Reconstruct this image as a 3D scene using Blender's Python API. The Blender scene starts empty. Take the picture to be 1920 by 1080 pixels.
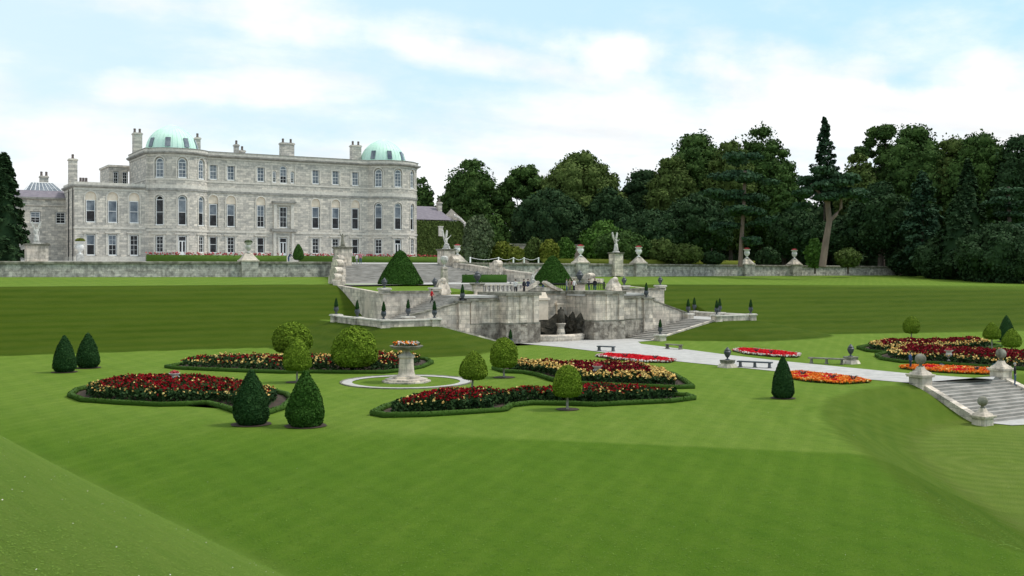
import bpy, bmesh, math, random
import numpy as np
from math import sin, cos, pi, radians, sqrt, atan2, tan
# ------------------------------------------------------------------ camera, world, sun, exposure
# World frame = garden frame: x runs along the house front, y away from the lake, z=0 at eye height.
SC = bpy.context.scene
PH = math.atan2(.518, .856); CW, SW = cos(PH), sin(PH)
CX, CY = -66.8, -193.5
F, PX0, HZ = 2000.0, 960.0, 504.0
cam_d = bpy.data.cameras.new('camera'); cam = bpy.data.objects.new('camera', cam_d)
SC.collection.objects.link(cam); SC.camera = cam
cam.location = (CX, CY, 0.0); cam.rotation_euler = (radians(90), 0, -PH)
cam_d.sensor_width = 36; cam_d.lens = 36*F/1920; cam_d.shift_y = -(540-HZ)/1920
cam_d.clip_start = .5; cam_d.clip_end = 4000
SC.render.resolution_x, SC.render.resolution_y = 1024, 576
SC.view_settings.view_transform = 'Standard'; SC.view_settings.look = 'None'
SC.view_settings.exposure = 0.35; SC.view_settings.gamma = 1
# light comes from the right of the picture, a little behind the camera
SUN_EL = radians(52); SUN_DIR = (0.93, -0.37)      # horizontal direction towards the sun
n_ = math.hypot(*SUN_DIR); SUN_DIR = (SUN_DIR[0]/n_, SUN_DIR[1]/n_)
sl = bpy.data.lights.new('sun', 'SUN'); sl.energy = 2.0; sl.angle = radians(10); sl.color = (1, .95, .87)
so = bpy.data.objects.new('sun', sl); SC.collection.objects.link(so); so.location = (40, -150, 80)
so.rotation_euler = (radians(90)-SUN_EL, 0, atan2(SUN_DIR[1], SUN_DIR[0])+radians(90))
W = bpy.data.worlds.new('World'); SC.world = W; W.use_nodes = True
wt = W.node_tree; wn = wt.nodes; wl = wt.links; wn.clear()
wo = wn.new('ShaderNodeOutputWorld'); bg = wn.new('ShaderNodeBackground'); wl.new(bg.outputs[0], wo.inputs[0])
bg.inputs[1].default_value = .12
sky = wn.new('ShaderNodeTexSky'); sky.sky_type = 'NISHITA'; sky.sun_disc = False
sky.sun_elevation = SUN_EL; sky.sun_rotation = atan2(SUN_DIR[0], SUN_DIR[1])
sky.dust_density = 2.0; sky.air_density = 1.0
def WM(op, a, b=None, c=None):
    n = wn.new('ShaderNodeMath'); n.operation = op
    for i, v in enumerate((a, b, c)):
        if v is None: continue
        if isinstance(v, (int, float)): n.inputs[i].default_value = v
        else: wl.new(v, n.inputs[i])
    return n.outputs[0]
tc = wn.new('ShaderNodeTexCoord'); sp = wn.new('ShaderNodeSeparateXYZ'); wl.new(tc.outputs['Generated'], sp.inputs[0])
fw = WM('MAXIMUM', WM('ADD', WM('MULTIPLY', sp.outputs[0], SW), WM('MULTIPLY', sp.outputs[1], CW)), .05)
rt = WM('DIVIDE', WM('SUBTRACT', WM('MULTIPLY', sp.outputs[0], CW), WM('MULTIPLY', sp.outputs[1], SW)), fw)
el = WM('DIVIDE', sp.outputs[2], fw)
# project the direction on a cloud layer: (x,y)/(z+k)
zz = WM('ADD', WM('MAXIMUM', sp.outputs[2], 0.0), .13)
cb = wn.new('ShaderNodeCombineXYZ')
wl.new(WM('DIVIDE', sp.outputs[0], zz), cb.inputs[0]); wl.new(WM('DIVIDE', sp.outputs[1], zz), cb.inputs[1])
mp = wn.new('ShaderNodeMapping'); wl.new(cb.outputs[0], mp.inputs[0])
mp.inputs['Rotation'].default_value = (0, 0, PH); mp.inputs['Scale'].default_value = (.62, 1.0, 1); mp.inputs['Location'].default_value = (2.3, 1.1, .4)
n1 = wn.new('ShaderNodeTexNoise'); n1.inputs['Scale'].default_value = 1.15; n1.inputs['Detail'].default_value = 9; n1.inputs['Roughness'].default_value = .56; n1.inputs['Distortion'].default_value = .35
wl.new(mp.outputs[0], n1.inputs['Vector'])
n5 = wn.new('ShaderNodeTexNoise'); n5.inputs['Scale'].default_value = 5.5; n5.inputs['Detail'].default_value = 9; n5.inputs['Roughness'].default_value = .6
m5 = wn.new('ShaderNodeMapping'); m5.inputs['Scale'].default_value = (1, 1, 2.2); wl.new(tc.outputs['Generated'], m5.inputs[0]); wl.new(m5.outputs[0], n5.inputs['Vector'])
cov = WM('ADD', WM('ADD', WM('ADD', WM('MULTIPLY', n1.outputs[0], .45), WM('MULTIPLY', n5.outputs[0], .55)), WM('MULTIPLY', WM('MAXIMUM', WM('SUBTRACT', sp.outputs[2], .38), 0.0), .6)), WM('MULTIPLY', WM('MAXIMUM', WM('SUBTRACT', .24, sp.outputs[2]), -.02), 1.35))   # thicker towards the horizon
n3 = wn.new('ShaderNodeTexNoise'); n3.inputs['Scale'].default_value = 7; n3.inputs['Detail'].default_value = 7; wl.new(tc.outputs['Generated'], n3.inputs['Vector'])
wob = WM('MULTIPLY', WM('SUBTRACT', n3.outputs[0], .5), 5.0)
for c_r, c_e, w_r, w_e, tilt in ((.19, .192, .17, .034, -.10), (.10, .205, .12, .022, -.2), (.47, .165, .15, .05, .22), (.0, .19, .12, .018, -.15), (.33, .15, .2, .025, 0), (-.22, .24, .16, .03, -.1), (-.3, .17, .2, .02, 0)):
    dr = WM('SUBTRACT', rt, c_r); de = WM('SUBTRACT', WM('SUBTRACT', el, c_e), WM('MULTIPLY', dr, tilt))
    q = WM('ADD', WM('POWER', WM('DIVIDE', dr, w_r), 2.0), WM('POWER', WM('DIVIDE', de, w_e), 2.0))
    cov = WM('ADD', cov, WM('MULTIPLY', WM('MAXIMUM', WM('SUBTRACT', WM('ADD', 1.0, wob), q), 0.0), .13))
mr = wn.new('ShaderNodeMapRange'); mr.inputs[1].default_value = .49; mr.inputs[2].default_value = .78; mr.interpolation_type = 'SMOOTHSTEP'
wl.new(cov, mr.inputs[0])
n2 = wn.new('ShaderNodeTexNoise'); n2.inputs['Scale'].default_value = 3.2; n2.inputs['Detail'].default_value = 6
wl.new(mp.outputs[0], n2.inputs['Vector'])
cr = wn.new('ShaderNodeMapRange'); cr.inputs[1].default_value = .3; cr.inputs[2].default_value = .62; cr.inputs[3].default_value = 6.3; cr.inputs[4].default_value = 7.4
wl.new(n2.outputs[0], cr.inputs[0])
cc = wn.new('ShaderNodeCombineXYZ'); wl.new(WM('MULTIPLY', cr.outputs[0], .985), cc.inputs[0]); wl.new(cr.outputs[0], cc.inputs[1]); wl.new(WM('MULTIPLY', cr.outputs[0], 1.01), cc.inputs[2])
# thin high haze lifts the blue
mh = wn.new('ShaderNodeMix'); mh.data_type = 'RGBA'; mh.inputs[0].default_value = .80
wl.new(sky.outputs[0], mh.inputs[6]); 
hz = wn.new('ShaderNodeMix'); hz.data_type = 'RGBA'; hz.inputs[6].default_value = (5.3, 6.7, 7.2, 1); hz.inputs[7].default_value = (3.7, 5.9, 7.4, 1)
hr = wn.new('ShaderNodeMapRange'); hr.inputs[1].default_value = -.45; hr.inputs[2].default_value = .45; wl.new(rt, hr.inputs[0]); wl.new(hr.outputs[0], hz.inputs[0]); wl.new(hz.outputs[2], mh.inputs[7])
mc = wn.new('ShaderNodeMix'); mc.data_type = 'RGBA'; wl.new(mr.outputs[0], mc.inputs[0]); wl.new(mh.outputs[2], mc.inputs[6]); wl.new(cc.outputs[0], mc.inputs[7])
wl.new(mc.outputs[2], bg.inputs[0])
try:
    SC.cycles.max_bounces = 5; SC.cycles.diffuse_bounces = 3; SC.cycles.glossy_bounces = 2
    SC.cycles.transparent_max_bounces = 4
except Exception: pass
# ------------------------------------------------------------------ helpers
G = -8.1
def onz(px, py, z=G):
    Y = -z*F/(py-HZ); X = (px-PX0)/F*Y
    return (CX+X*CW+Y*SW, CY-X*SW+Y*CW)
def atY(px, py, Y):
    X = (px-PX0)/F*Y
    return (CX+X*CW+Y*SW, CY-X*SW+Y*CW, (HZ-py)/F*Y)
def bof(px, a=0.0):      # x on the line y=-a seen at picture column px
    r = (px-PX0)/F
    X0 = -43+SW*a; Y0 = 200-CW*a
    return (r*Y0-X0)/(CW-SW*r)
def camdist(x, y): return (x-CX)*SW+(y-CY)*CW
ORG = {}
class MB:
    def __init__(s): s.v = []; s.f = []; s.m = []
    def add(s, vs, fs, m=0):
        o = len(s.v); s.v += [tuple(p) for p in vs]; s.f += [tuple(i+o for i in q) for q in fs]; s.m += [m]*len(fs); return s
    def box(s, x0, x1, y0, y1, z0, z1, m=0, tx=0, ty=0):
        # tx,ty: how far the top is drawn in
        vs = [(x0,y0,z0),(x1,y0,z0),(x1,y1,z0),(x0,y1,z0),(x0+tx,y0+ty,z1),(x1-tx,y0+ty,z1),(x1-tx,y1-ty,z1),(x0+tx,y1-ty,z1)]
        return s.add(vs, [(0,3,2,1),(4,5,6,7),(0,1,5,4),(1,2,6,5),(2,3,7,6),(3,0,4,7)], m)
    def ab(s, a0, a1, b0, b1, z0, z1, m=0, t=0): return s.box(b0, b1, -a1, -a0, z0, z1, m, t, t)
    def cbox(s, cx, cy, w, d, z0, z1, m=0, t=0): return s.box(cx-w/2, cx+w/2, cy-d/2, cy+d/2, z0, z1, m, t, t)
    def prism(s, pts, z0, z1, m=0):          # pts (x,y) ccw; z0/z1 numbers or lists
        n = len(pts); A = z0 if hasattr(z0, '__len__') else [z0]*n; B = z1 if hasattr(z1, '__len__') else [z1]*n
        vs = [(p[0],p[1],A[i]) for i, p in enumerate(pts)]+[(p[0],p[1],B[i]) for i, p in enumerate(pts)]
        fs = [tuple(range(n))[::-1], tuple(range(n, 2*n))]+[(i,(i+1)%n,n+(i+1)%n,n+i) for i in range(n)]
        return s.add(vs, fs, m)
    def lathe(s, prof, cx=0, cy=0, cz=0, n=16, m=0, sq=None):
        vs = []; fs = []
        for r, z in prof:
            for k in range(n):
                t = 2*pi*(k+.5)/n
                vs.append((cx+r*cos(t), cy+r*sin(t), cz+z))
        for i in range(len(prof)-1):
            for k in range(n):
                k2 = (k+1) % n
                fs.append((i*n+k, i*n+k2, (i+1)*n+k2, (i+1)*n+k))
        fs.append(tuple(range(n))[::-1]); fs.append(tuple(range((len(prof)-1)*n, len(prof)*n)))
        return s.add(vs, fs, m)
    def tube(s, pts, rads, n=8, m=0):
        vs = []; fs = []; N = len(pts)
        P = [np.array(p, float) for p in pts]
        for i in range(N):
            d = P[min(i+1, N-1)]-P[max(i-1, 0)]; d = d/(np.linalg.norm(d)+1e-9)
            ref = np.array([0, 0, 1.]) if abs(d[2]) < .8 else np.array([1., 0, 0])
            u = np.cross(d, ref); u /= np.linalg.norm(u); w = np.cross(d, u)
            r = rads[i] if hasattr(rads, '__len__') else rads
            for k in range(n):
                t = 2*pi*k/n; vs.append(P[i]+r*(u*cos(t)+w*sin(t)))
        for i in range(N-1):
            for k in range(n):
                k2 = (k+1) % n; fs.append((i*n+k, (i+1)*n+k, (i+1)*n+k2, i*n+k2))
        fs.append(tuple(range(n))); fs.append(tuple(range((N-1)*n, N*n))[::-1])
        return s.add(vs, fs, m)
    def sweep(s, path, prof, m=0, closed=False, up=None):
        # path (x,y[,z]); prof (offset to the right of travel, z) closed loop; mitred corners
        N = len(path); K = len(prof); vs = []; fs = []
        for i in range(N):
            p = np.array(path[i][:2], float)
            if closed: a = np.array(path[i-1][:2], float); b = np.array(path[(i+1) % N][:2], float)
            else: a = np.array(path[max(i-1, 0)][:2], float); b = np.array(path[min(i+1, N-1)][:2], float)
            d1 = p-a; d2 = b-p
            if np.linalg.norm(d1) < 1e-9: d1 = d2
            if np.linalg.norm(d2) < 1e-9: d2 = d1
            d1 = d1/np.linalg.norm(d1); d2 = d2/np.linalg.norm(d2)
            n1 = np.array([d1[1], -d1[0]]); n2 = np.array([d2[1], -d2[0]])
            nn = n1+n2; nn = nn/(np.linalg.norm(nn)+1e-9); sc = 1/max(.35, float(nn@n1))
            z = path[i][2] if len(path[i]) > 2 else 0
            for o, h in prof: q = p+nn*o*sc; vs.append((q[0], q[1], z+h))
        for i in range(N if closed else N-1):
            j = (i+1) % N
            for k in range(K):
                k2 = (k+1) % K; fs.append((i*K+k, i*K+k2, j*K+k2, j*K+k))
        if not closed: fs.append(tuple(range(K))[::-1]); fs.append(tuple(range((N-1)*K, N*K)))
        return s.add(vs, fs, m)
    def ball(s, c, r, n=14, m=0, sz=1.0):
        prof = [(max(.01, r*sin(pi*k/n)), -r*sz*cos(pi*k/n)) for k in range(n+1)]
        return s.lathe(prof, c[0], c[1], c[2], n=2*n, m=m)
    def xf(s, f): s.v = [tuple(f(*p)) for p in s.v]; return s
    def join(s, o, off=(0, 0, 0)): return s.add([(p[0]+off[0], p[1]+off[1], p[2]+off[2]) for p in o.v], o.f)
def npmesh(name, V, Fq, var=None):
    me = bpy.data.meshes.new(name); V = np.asarray(V, np.float32); Fq = np.asarray(Fq, np.int32); k = Fq.shape[1]
    me.vertices.add(len(V)); me.vertices.foreach_set('co', V.ravel())
    me.loops.add(Fq.size); me.loops.foreach_set('vertex_index', Fq.ravel())
    me.polygons.add(len(Fq)); me.polygons.foreach_set('loop_start', np.arange(0, Fq.size, k, dtype=np.int32))
    me.polygons.foreach_set('loop_total', np.full(len(Fq), k, np.int32))
    me.update(calc_edges=True)
    if var is not None:
        at = me.attributes.new('var', 'FLOAT', 'POINT'); at.data.foreach_set('value', np.asarray(var, np.float32))
    return me
def setp(o, label=None, cat=None, group=None, kind=None):
    if label: o['label'] = label
    if cat: o['category'] = cat
    if group: o['group'] = group
    if kind: o['kind'] = kind
    return o
def link(o, parent=None):
    SC.collection.objects.link(o)
    if parent is not None: o.parent = parent
    return o
def thing(name, label, cat, loc=(0, 0, 0), rz=0, group=None, kind=None):
    o = bpy.data.objects.new(name, None); o.empty_display_size = .3; link(o); o.location = loc; o.rotation_euler = (0, 0, rz)
    ORG[o.name] = np.array(loc, float); return setp(o, label, cat, group, kind)
def meshof(mb, mats, name, org=(0, 0, 0), smooth=False):
    me = bpy.data.meshes.new(name); me.from_pydata([(p[0]-org[0], p[1]-org[1], p[2]-org[2]) for p in mb.v], [], mb.f)
    if not isinstance(mats, (list, tuple)): mats = [mats]
    for m in mats: me.materials.append(m)
    if len(mats) > 1: me.polygons.foreach_set('material_index', mb.m)
    me.update()
    bm = bmesh.new(); bm.from_mesh(me); bmesh.ops.recalc_face_normals(bm, faces=bm.faces); bm.to_mesh(me); bm.free()
    if smooth: me.polygons.foreach_set('use_smooth', [True]*len(me.polygons)); 
    return me
def obj(name, mb, mats, parent=None, org=None, smooth=False, label=None, cat=None, group=None, kind=None, auto=False):
    """one mesh object; vertices are given in world space (or in the parent's space when the parent sits at the origin)"""
    base = ORG.get(parent.name, np.zeros(3)) if parent is not None else np.zeros(3)
    o_ = base if org is None else np.array(org, float)
    me = meshof(mb, mats, name, o_, smooth or auto)
    if auto: smooth_by_angle(me)
    o = bpy.data.objects.new(name, me); link(o, parent); o.location = tuple(o_-base); ORG[o.name] = o_
    return setp(o, label, cat, group, kind)
def smooth_by_angle(me, ang=radians(38)):
    bm = bmesh.new(); bm.from_mesh(me)
    for e in bm.edges:
        if len(e.link_faces) == 2 and e.calc_face_angle(0) > ang: e.smooth = False
    bm.to_mesh(me); bm.free()
def nobj(name, me, mat, parent=None, loc=(0, 0, 0), **k):
    me.materials.append(mat); o = bpy.data.objects.new(name, me); link(o, parent); o.location = loc; ORG[o.name] = np.array(loc, float)
    return setp(o, **k)
def copytree(root, loc, rz=None, label=None, group=None, scale=None, cat=None):
    def rec(o, par):
        c = o.copy(); SC.collection.objects.link(c); c.parent = par
        for ch in list(o.children): rec(ch, c)
        return c
    r = rec(root, None); r.location = loc
    if rz is not None: r.rotation_euler = (0, 0, rz)
    if scale is not None: r.scale = (scale,)*3 if not hasattr(scale, '__len__') else scale
    return setp(r, label, cat, group)
# ------------------------------------------------------------------ materials
def mat(name, col, rough=.8, col2=None, nscale=1.5, bump=0, bscale=20, detail=6, spec=.3, attr=False, metal=0, lo=.35, hi=.65, stretch=None, extra=None):
    m = bpy.data.materials.new(name); m.use_nodes = True; nt = m.node_tree; N = nt.nodes; L = nt.links
    b = N['Principled BSDF']; b.inputs['Roughness'].default_value = rough; b.inputs['Specular IOR Level'].default_value = spec; b.inputs['Metallic'].default_value = metal
    b.inputs['Base Color'].default_value = (*col, 1)
    geo = N.new('ShaderNodeNewGeometry'); out = None; vec = geo.outputs['Position']
    if stretch:
        mp_ = N.new('ShaderNodeMapping'); mp_.inputs['Scale'].default_value = stretch; L.new(vec, mp_.inputs[0]); vec = mp_.outputs[0]
    if col2:
        mx = N.new('ShaderNodeMix'); mx.data_type = 'RGBA'; mx.inputs[6].default_value = (*col, 1); mx.inputs[7].default_value = (*col2, 1)
        if attr:
            a = N.new('ShaderNodeAttribute'); a.attribute_name = 'var'; L.new(a.outputs['Fac'], mx.inputs[0])
        else:
            t = N.new('ShaderNodeTexNoise'); t.inputs['Scale'].default_value = nscale; t.inputs['Detail'].default_value = detail; t.inputs['Roughness'].default_value = .62; L.new(vec, t.inputs['Vector'])
            r = N.new('ShaderNodeMapRange'); r.inputs[1].default_value = lo; r.inputs[2].default_value = hi; L.new(t.outputs[0], r.inputs[0]); L.new(r.outputs[0], mx.inputs[0])
        out = mx.outputs[2]
    if extra: out = extra(N, L, geo, out)
    if out is not None: L.new(out, b.inputs['Base Color'])
    if bump:
        t2 = N.new('ShaderNodeTexNoise'); t2.inputs['Scale'].default_value = bscale; t2.inputs['Detail'].default_value = 8; L.new(vec, t2.inputs['Vector'])
        bp = N.new('ShaderNodeBump'); bp.inputs['Strength'].default_value = bump; bp.inputs['Distance'].default_value = .05; L.new(t2.outputs[0], bp.inputs['Height']); L.new(bp.outputs[0], b.inputs['Normal'])
    return m
def mixc(N, L, fac, a, b, mode='MIX'):
    mx = N.new('ShaderNodeMix'); mx.data_type = 'RGBA'; mx.blend_type = mode
    for i, v in ((0, fac), (6, a), (7, b)):
        if isinstance(v, (int, float)): mx.inputs[i].default_value = v
        elif isinstance(v, tuple): mx.inputs[i].default_value = (*v, 1) if len(v) == 3 else v
        else: L.new(v, mx.inputs[i])
    return mx.outputs[2]
def noi(N, L, vec, scale, detail=5, lo=.35, hi=.65, rough=.6, stretch=None, rot=None):
    if stretch or rot:
        mp_ = N.new('ShaderNodeMapping')
        if rot: mp_.inputs['Rotation'].default_value = rot
        v2 = mp_.outputs[0]; L.new(vec, mp_.inputs[0])
        if stretch and rot:
            m3 = N.new('ShaderNodeMapping'); m3.inputs['Scale'].default_value = stretch; L.new(v2, m3.inputs[0]); v2 = m3.outputs[0]
        elif stretch: mp_.inputs['Scale'].default_value = stretch
        vec = v2
    t = N.new('ShaderNodeTexNoise'); t.inputs['Scale'].default_value = scale; t.inputs['Detail'].default_value = detail; t.inputs['Roughness'].default_value = rough; L.new(vec, t.inputs['Vector'])
    r = N.new('ShaderNodeMapRange'); r.inputs[1].default_value = lo; r.inputs[2].default_value = hi; L.new(t.outputs[0], r.inputs[0]); return r.outputs[0]
def stone_extra(bw=.9, bh=.38, mort=None, stain=(.13, .125, .11), st_lo=.52, st_hi=.78, mfac=.55, warm=None):
    def f(N, L, geo, out):
        P = geo.outputs['Position']
        sp_ = N.new('ShaderNodeSeparateXYZ'); L.new(P, sp_.inputs[0])
        nn = N.new('ShaderNodeSeparateXYZ'); L.new(geo.outputs['Normal'], nn.inputs[0])
        ad = N.new('ShaderNodeMath'); ad.operation = 'ADD'; L.new(sp_.outputs[0], ad.inputs[0]); L.new(sp_.outputs[1], ad.inputs[1])
        cb_ = N.new('ShaderNodeCombineXYZ'); L.new(ad.outputs[0], cb_.inputs[0]); L.new(sp_.outputs[2], cb_.inputs[1])
        br = N.new('ShaderNodeTexBrick'); L.new(cb_.outputs[0], br.inputs['Vector']); br.inputs['Scale'].default_value = 1
        br.inputs['Brick Width'].default_value = bw; br.inputs['Row Height'].default_value = bh; br.inputs['Mortar Size'].default_value = .02; br.inputs['Mortar Smooth'].default_value = .3
        br.inputs['Color1'].default_value = (.66, .66, .66, 1); br.inputs['Color2'].default_value = (1.22, 1.18, 1.12, 1); br.inputs['Mortar'].default_value = (.45, .45, .45, 1)
        o = mixc(N, L, mfac, out, br.outputs['Color'], 'MULTIPLY')
        if warm: o = mixc(N, L, noi(N, L, P, .35, 4, .5, .75), o, warm)
        s1 = noi(N, L, P, .55, 8, st_lo, st_hi, .7, stretch=(1.9, 1.9, .32))
        o = mixc(N, L, s1, o, stain)
        s2 = noi(N, L, P, 2.2, 8, .57, .80, .75)
        return mixc(N, L, s2, o, tuple(c*.8 for c in stain))
    return f
M = {}
M['house'] = mat('ashlar granite', (.69, .645, .58), .9, (.455, .43, .39), 1.6, .35, 9, detail=9, lo=.37, hi=.63, stretch=(1, 1, 1.9), extra=stone_extra(1.0, .42, st_lo=.56, st_hi=.84, mfac=.85, stain=(.23, .22, .20)))
M['trim'] = mat('dressed stone', (.70, .655, .58), .85, (.52, .485, .43), 2.2, .15, 12)
M['cream'] = mat('cream stone panel', (.86, .74, .60), .85, (.72, .61, .49), 1.6)
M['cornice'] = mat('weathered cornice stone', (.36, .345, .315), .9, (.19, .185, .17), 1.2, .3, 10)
M['stone'] = mat('lichened garden stone', (.79, .71, .61), .9, (.43, .39, .335), 1.6, .4, 8, extra=stone_extra(1.1, .45, st_lo=.5, st_hi=.72, mfac=.85, stain=(.14, .128, .105), warm=(.58, .49, .41)))
M['rough'] = mat('rusticated stone', (.44, .40, .34), .95, (.15, .13, .105), 1.5, 1.0, 5, lo=.42, hi=.62, extra=stone_extra(.9, .4, st_lo=.45, st_hi=.7, mfac=.6, stain=(.12, .105, .085)))
M['wallst'] = mat('terrace rubble stone', (.54, .52, .475), .95, (.24, .23, .21), 1.6, .7, 6, lo=.4, hi=.62, extra=stone_extra(.8, .32, st_lo=.5, st_hi=.74, mfac=.65, stain=(.15, .145, .13)))
M['cap'] = mat('mossy coping stone', (.31, .295, .245), .95, (.12, .115, .085), 1.3, .5, 8, lo=.35, hi=.6)
M['statue'] = mat('pale weathered statue stone', (.58, .56, .52), .85, (.28, .27, .25), 3.0, .3, 14, lo=.45, hi=.7)
M['white'] = mat('white paint', (.80, .80, .79), .5)
M['whitevase'] = mat('white marble', (.74, .73, .70), .5, (.52, .51, .48), 4, lo=.5, hi=.8)
M['bronze'] = mat('dark bronze', (.035, .042, .052), .5, (.07, .08, .09), 6, .2, 20, spec=.5)
M['darkstone'] = mat('dark wet statue stone', (.075, .065, .05), .8, (.03, .028, .022), 5)
M['iron'] = mat('black iron', (.022, .024, .026), .5)
M['step'] = mat('worn granite steps', (.43, .405, .37), .9, (.25, .235, .21), 1.6, .4, 9, stretch=(.5, .5, 2.4))
M['gravel'] = mat('pale gravel', (.50, .485, .46), .95, (.40, .39, .37), 1.3, .5, 40, lo=.38, hi=.62)
M['glassd'] = mat('window glass dark', (.008, .009, .011), .12, (.060, .068, .078), .9, spec=.3, lo=.48, hi=.72)  # dark tree reflection and blue-grey glints painted into the pane colour
M['glassl'] = mat('window glass painted sky reflection', (.07, .095, .125), .12, (.24, .27, .30), .7, spec=.35, lo=.35, hi=.65)  # pale blue-grey base colour paints the sky's reflection on the glass
M['roofd'] = mat('lead roof', (.17, .17, .18), .7)
M['slate'] = mat('purple slate', (.17, .15, .18), .7, (.24, .215, .245), 1.5, .2, 8, stretch=(1, 1, 3))
M['copper'] = mat('verdigris copper', (.55, .80, .67), .6, (.66, .88, .77), .5)
M['pot'] = mat('chimney pot clay', (.16, .13, .12), .8)
M['brick'] = mat('old pinkish wall', (.36, .29, .26), .9, (.25, .21, .19), 1.5)
M['bark'] = mat('bark', (.12, .095, .075), .95, (.07, .055, .045), 2, .6, 8)
M['pinebark'] = mat('pinkish pine bark', (.26, .185, .15), .95, (.15, .11, .09), 1.2, .6, 6, stretch=(1, 1, .3))
M['palebark'] = mat('pale topiary stem', (.34, .31, .26), .9, (.22, .2, .17), 6)
M['soil'] = mat('bare soil', (.075, .052, .036), 1, (.04, .03, .022), 2)
def leafmat(name, c1, c2, tr=.0):
    m = mat(name, c1, .8, c2, attr=True, spec=.08); return m
M['oak'] = leafmat('broadleaf foliage', (0.0290, 0.0623, 0.0159), (0.0725, 0.1276, 0.0290))
M['oak2'] = leafmat('olive foliage', (0.0520, 0.0806, 0.0195), (0.1105, 0.1534, 0.0390))
M['darkleaf'] = leafmat('dark foliage', (0.0195, 0.0450, 0.0180), (0.0420, 0.0780, 0.0285))
M['bright'] = leafmat('fresh green foliage', (.045, .10, .018), (.10, .19, .035))
M['greyleaf'] = leafmat('grey green foliage', (0.0805, 0.1092, 0.0517), (0.1495, 0.1898, 0.0978))
M['yellowleaf'] = leafmat('yellow green foliage', (.10, .125, .018), (.20, .22, .035))
M['pine'] = leafmat('pine needles', (0.0270, 0.0630, 0.0330), (0.0600, 0.1125, 0.0540))
M['yew'] = leafmat('clipped yew', (0.0154, 0.0495, 0.0154), (0.0352, 0.0825, 0.0220))
M['yew2'] = leafmat('clipped yew brighter', (0.0253, 0.0690, 0.0115), (0.0517, 0.1207, 0.0184))
M['bay'] = leafmat('clipped bay', (0.0780, 0.1365, 0.0104), (0.2145, 0.3055, 0.0286))
M['box'] = leafmat('box hedge', (.030, .070, .010), (.070, .135, .020))
M['hedge'] = leafmat('terrace hedge', (.060, .12, .018), (.11, .18, .030))
M['roseleaf'] = leafmat('rose foliage', (.014, .036, .013), (.035, .070, .020))
M['red'] = leafmat('red roses', (.15, .004, .008), (.36, .008, .016))
M['darkred'] = leafmat('dark red roses', (.10, .004, .010), (.26, .008, .018))
M['yellow'] = leafmat('yellow roses', (.74, .44, .13), (.86, .68, .27))
M['orange'] = leafmat('orange flowers', (.75, .12, .015), (.90, .34, .04))
M['scarlet'] = leafmat('scarlet bedding', (.65, .012, .02), (.80, .03, .05))
M['pink'] = leafmat('pink geraniums', (.50, .05, .07), (.62, .16, .17))
M['whitefl'] = leafmat('white bedding', (.72, .66, .62), (.85, .80, .76))
M['skin'] = mat('skin', (.55, .36, .27), .6)
M['tuft'] = leafmat('grass tufts', (.075, .155, .014), (.140, .222, .032))
def cloth(n, c): return mat(n, c, .85, tuple(x*.75 for x in c), 6)
# ------------------------------------------------------------------ leaf and plant kit
def quads(rng, C, Nrm, size, jit=.6, var=None, asp=1.5):
    n = len(C); Nn = Nrm+rng.normal(0, jit, (n, 3)); Nn /= np.linalg.norm(Nn, axis=1)[:, None]+1e-9
    T = rng.normal(0, 1, (n, 3)); T -= (T*Nn).sum(1)[:, None]*Nn; T /= np.linalg.norm(T, axis=1)[:, None]+1e-9
    B = np.cross(Nn, T); s = (size*(.6+.8*rng.random(n)))[:, None]
    V = np.stack([C-T*s*asp*.5, C+B*s*.5, C+T*s*asp*.5, C-B*s*.5], 1).reshape(-1, 3)
    Fq = np.arange(4*n).reshape(-1, 4)
    if var is None: var = rng.random(n)
    return V, Fq, np.repeat(np.clip(var, 0, 1), 4)
def merge(parts):
    V = []; Fq = []; A = []; o = 0
    for v, f, a in parts: V.append(v); Fq.append(f+o); A.append(a); o += len(v)
    return np.vstack(V), np.vstack(Fq), np.concatenate(A)
def sphere_core(c, r, rng, n=8, m=6):
    c = np.array(c); r = np.array(r)
    V = []
    for i in range(m+1):
        for k in range(n):
            t = pi*i/m; p = 2*pi*k/n; d = np.array([sin(t)*cos(p), sin(t)*sin(p), cos(t)]); V.append(c+r*d*(1+rng.normal(0, .05)))
    Fq = [(i*n+k, i*n+(k+1) % n, (i+1)*n+(k+1) % n, (i+1)*n+k) for i in range(m) for k in range(n)]
    return np.array(V), np.array(Fq), np.full(len(V), .5)
def cloud(rng, lobes, n, size, jit=.6, core=.8, base=.5, spread=.25):
    """leaf clumps on a set of lobes (centre, radii)"""
    parts = []; L = np.array([l[0] for l in lobes]); R = np.array([l[1] if hasattr(l[1], '__len__') else (l[1],)*3 for l in lobes])
    w = (R.mean(1)**2); cnt = np.maximum(8, (n*w/w.sum()).astype(int))
    for i in range(len(L)):
        k = cnt[i]; D = rng.normal(0, 1, (k, 3)); D /= np.linalg.norm(D, axis=1)[:, None]
        rr = (.80+.30*rng.random(k)**1.2)
        # lumpy surface
        ph = rng.random(3)*6.28; rr *= 1+.10*np.sin(D[:, 0]*5+ph[0])*np.sin(D[:, 1]*5+ph[1])+.08*np.sin(D[:, 2]*7+ph[2])
        C = L[i]+D*R[i]*rr[:, None]
        keep = np.ones(k, bool)
        for j in range(len(L)):
            if j == i: continue
            q = np.linalg.norm((C-L[j])/R[j], axis=1); keep &= q > .74
        C = C[keep]; D = D[keep]
        if not len(C): continue
        lv = base+rng.normal(0, spread*.6)
        parts.append(quads(rng, C, D/R[i]*R[i].mean(), size, jit, lv+rng.normal(0, spread*.6, len(C))))
        if core: parts.append(sphere_core(L[i], R[i]*core, rng))
    return merge(parts)
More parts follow.
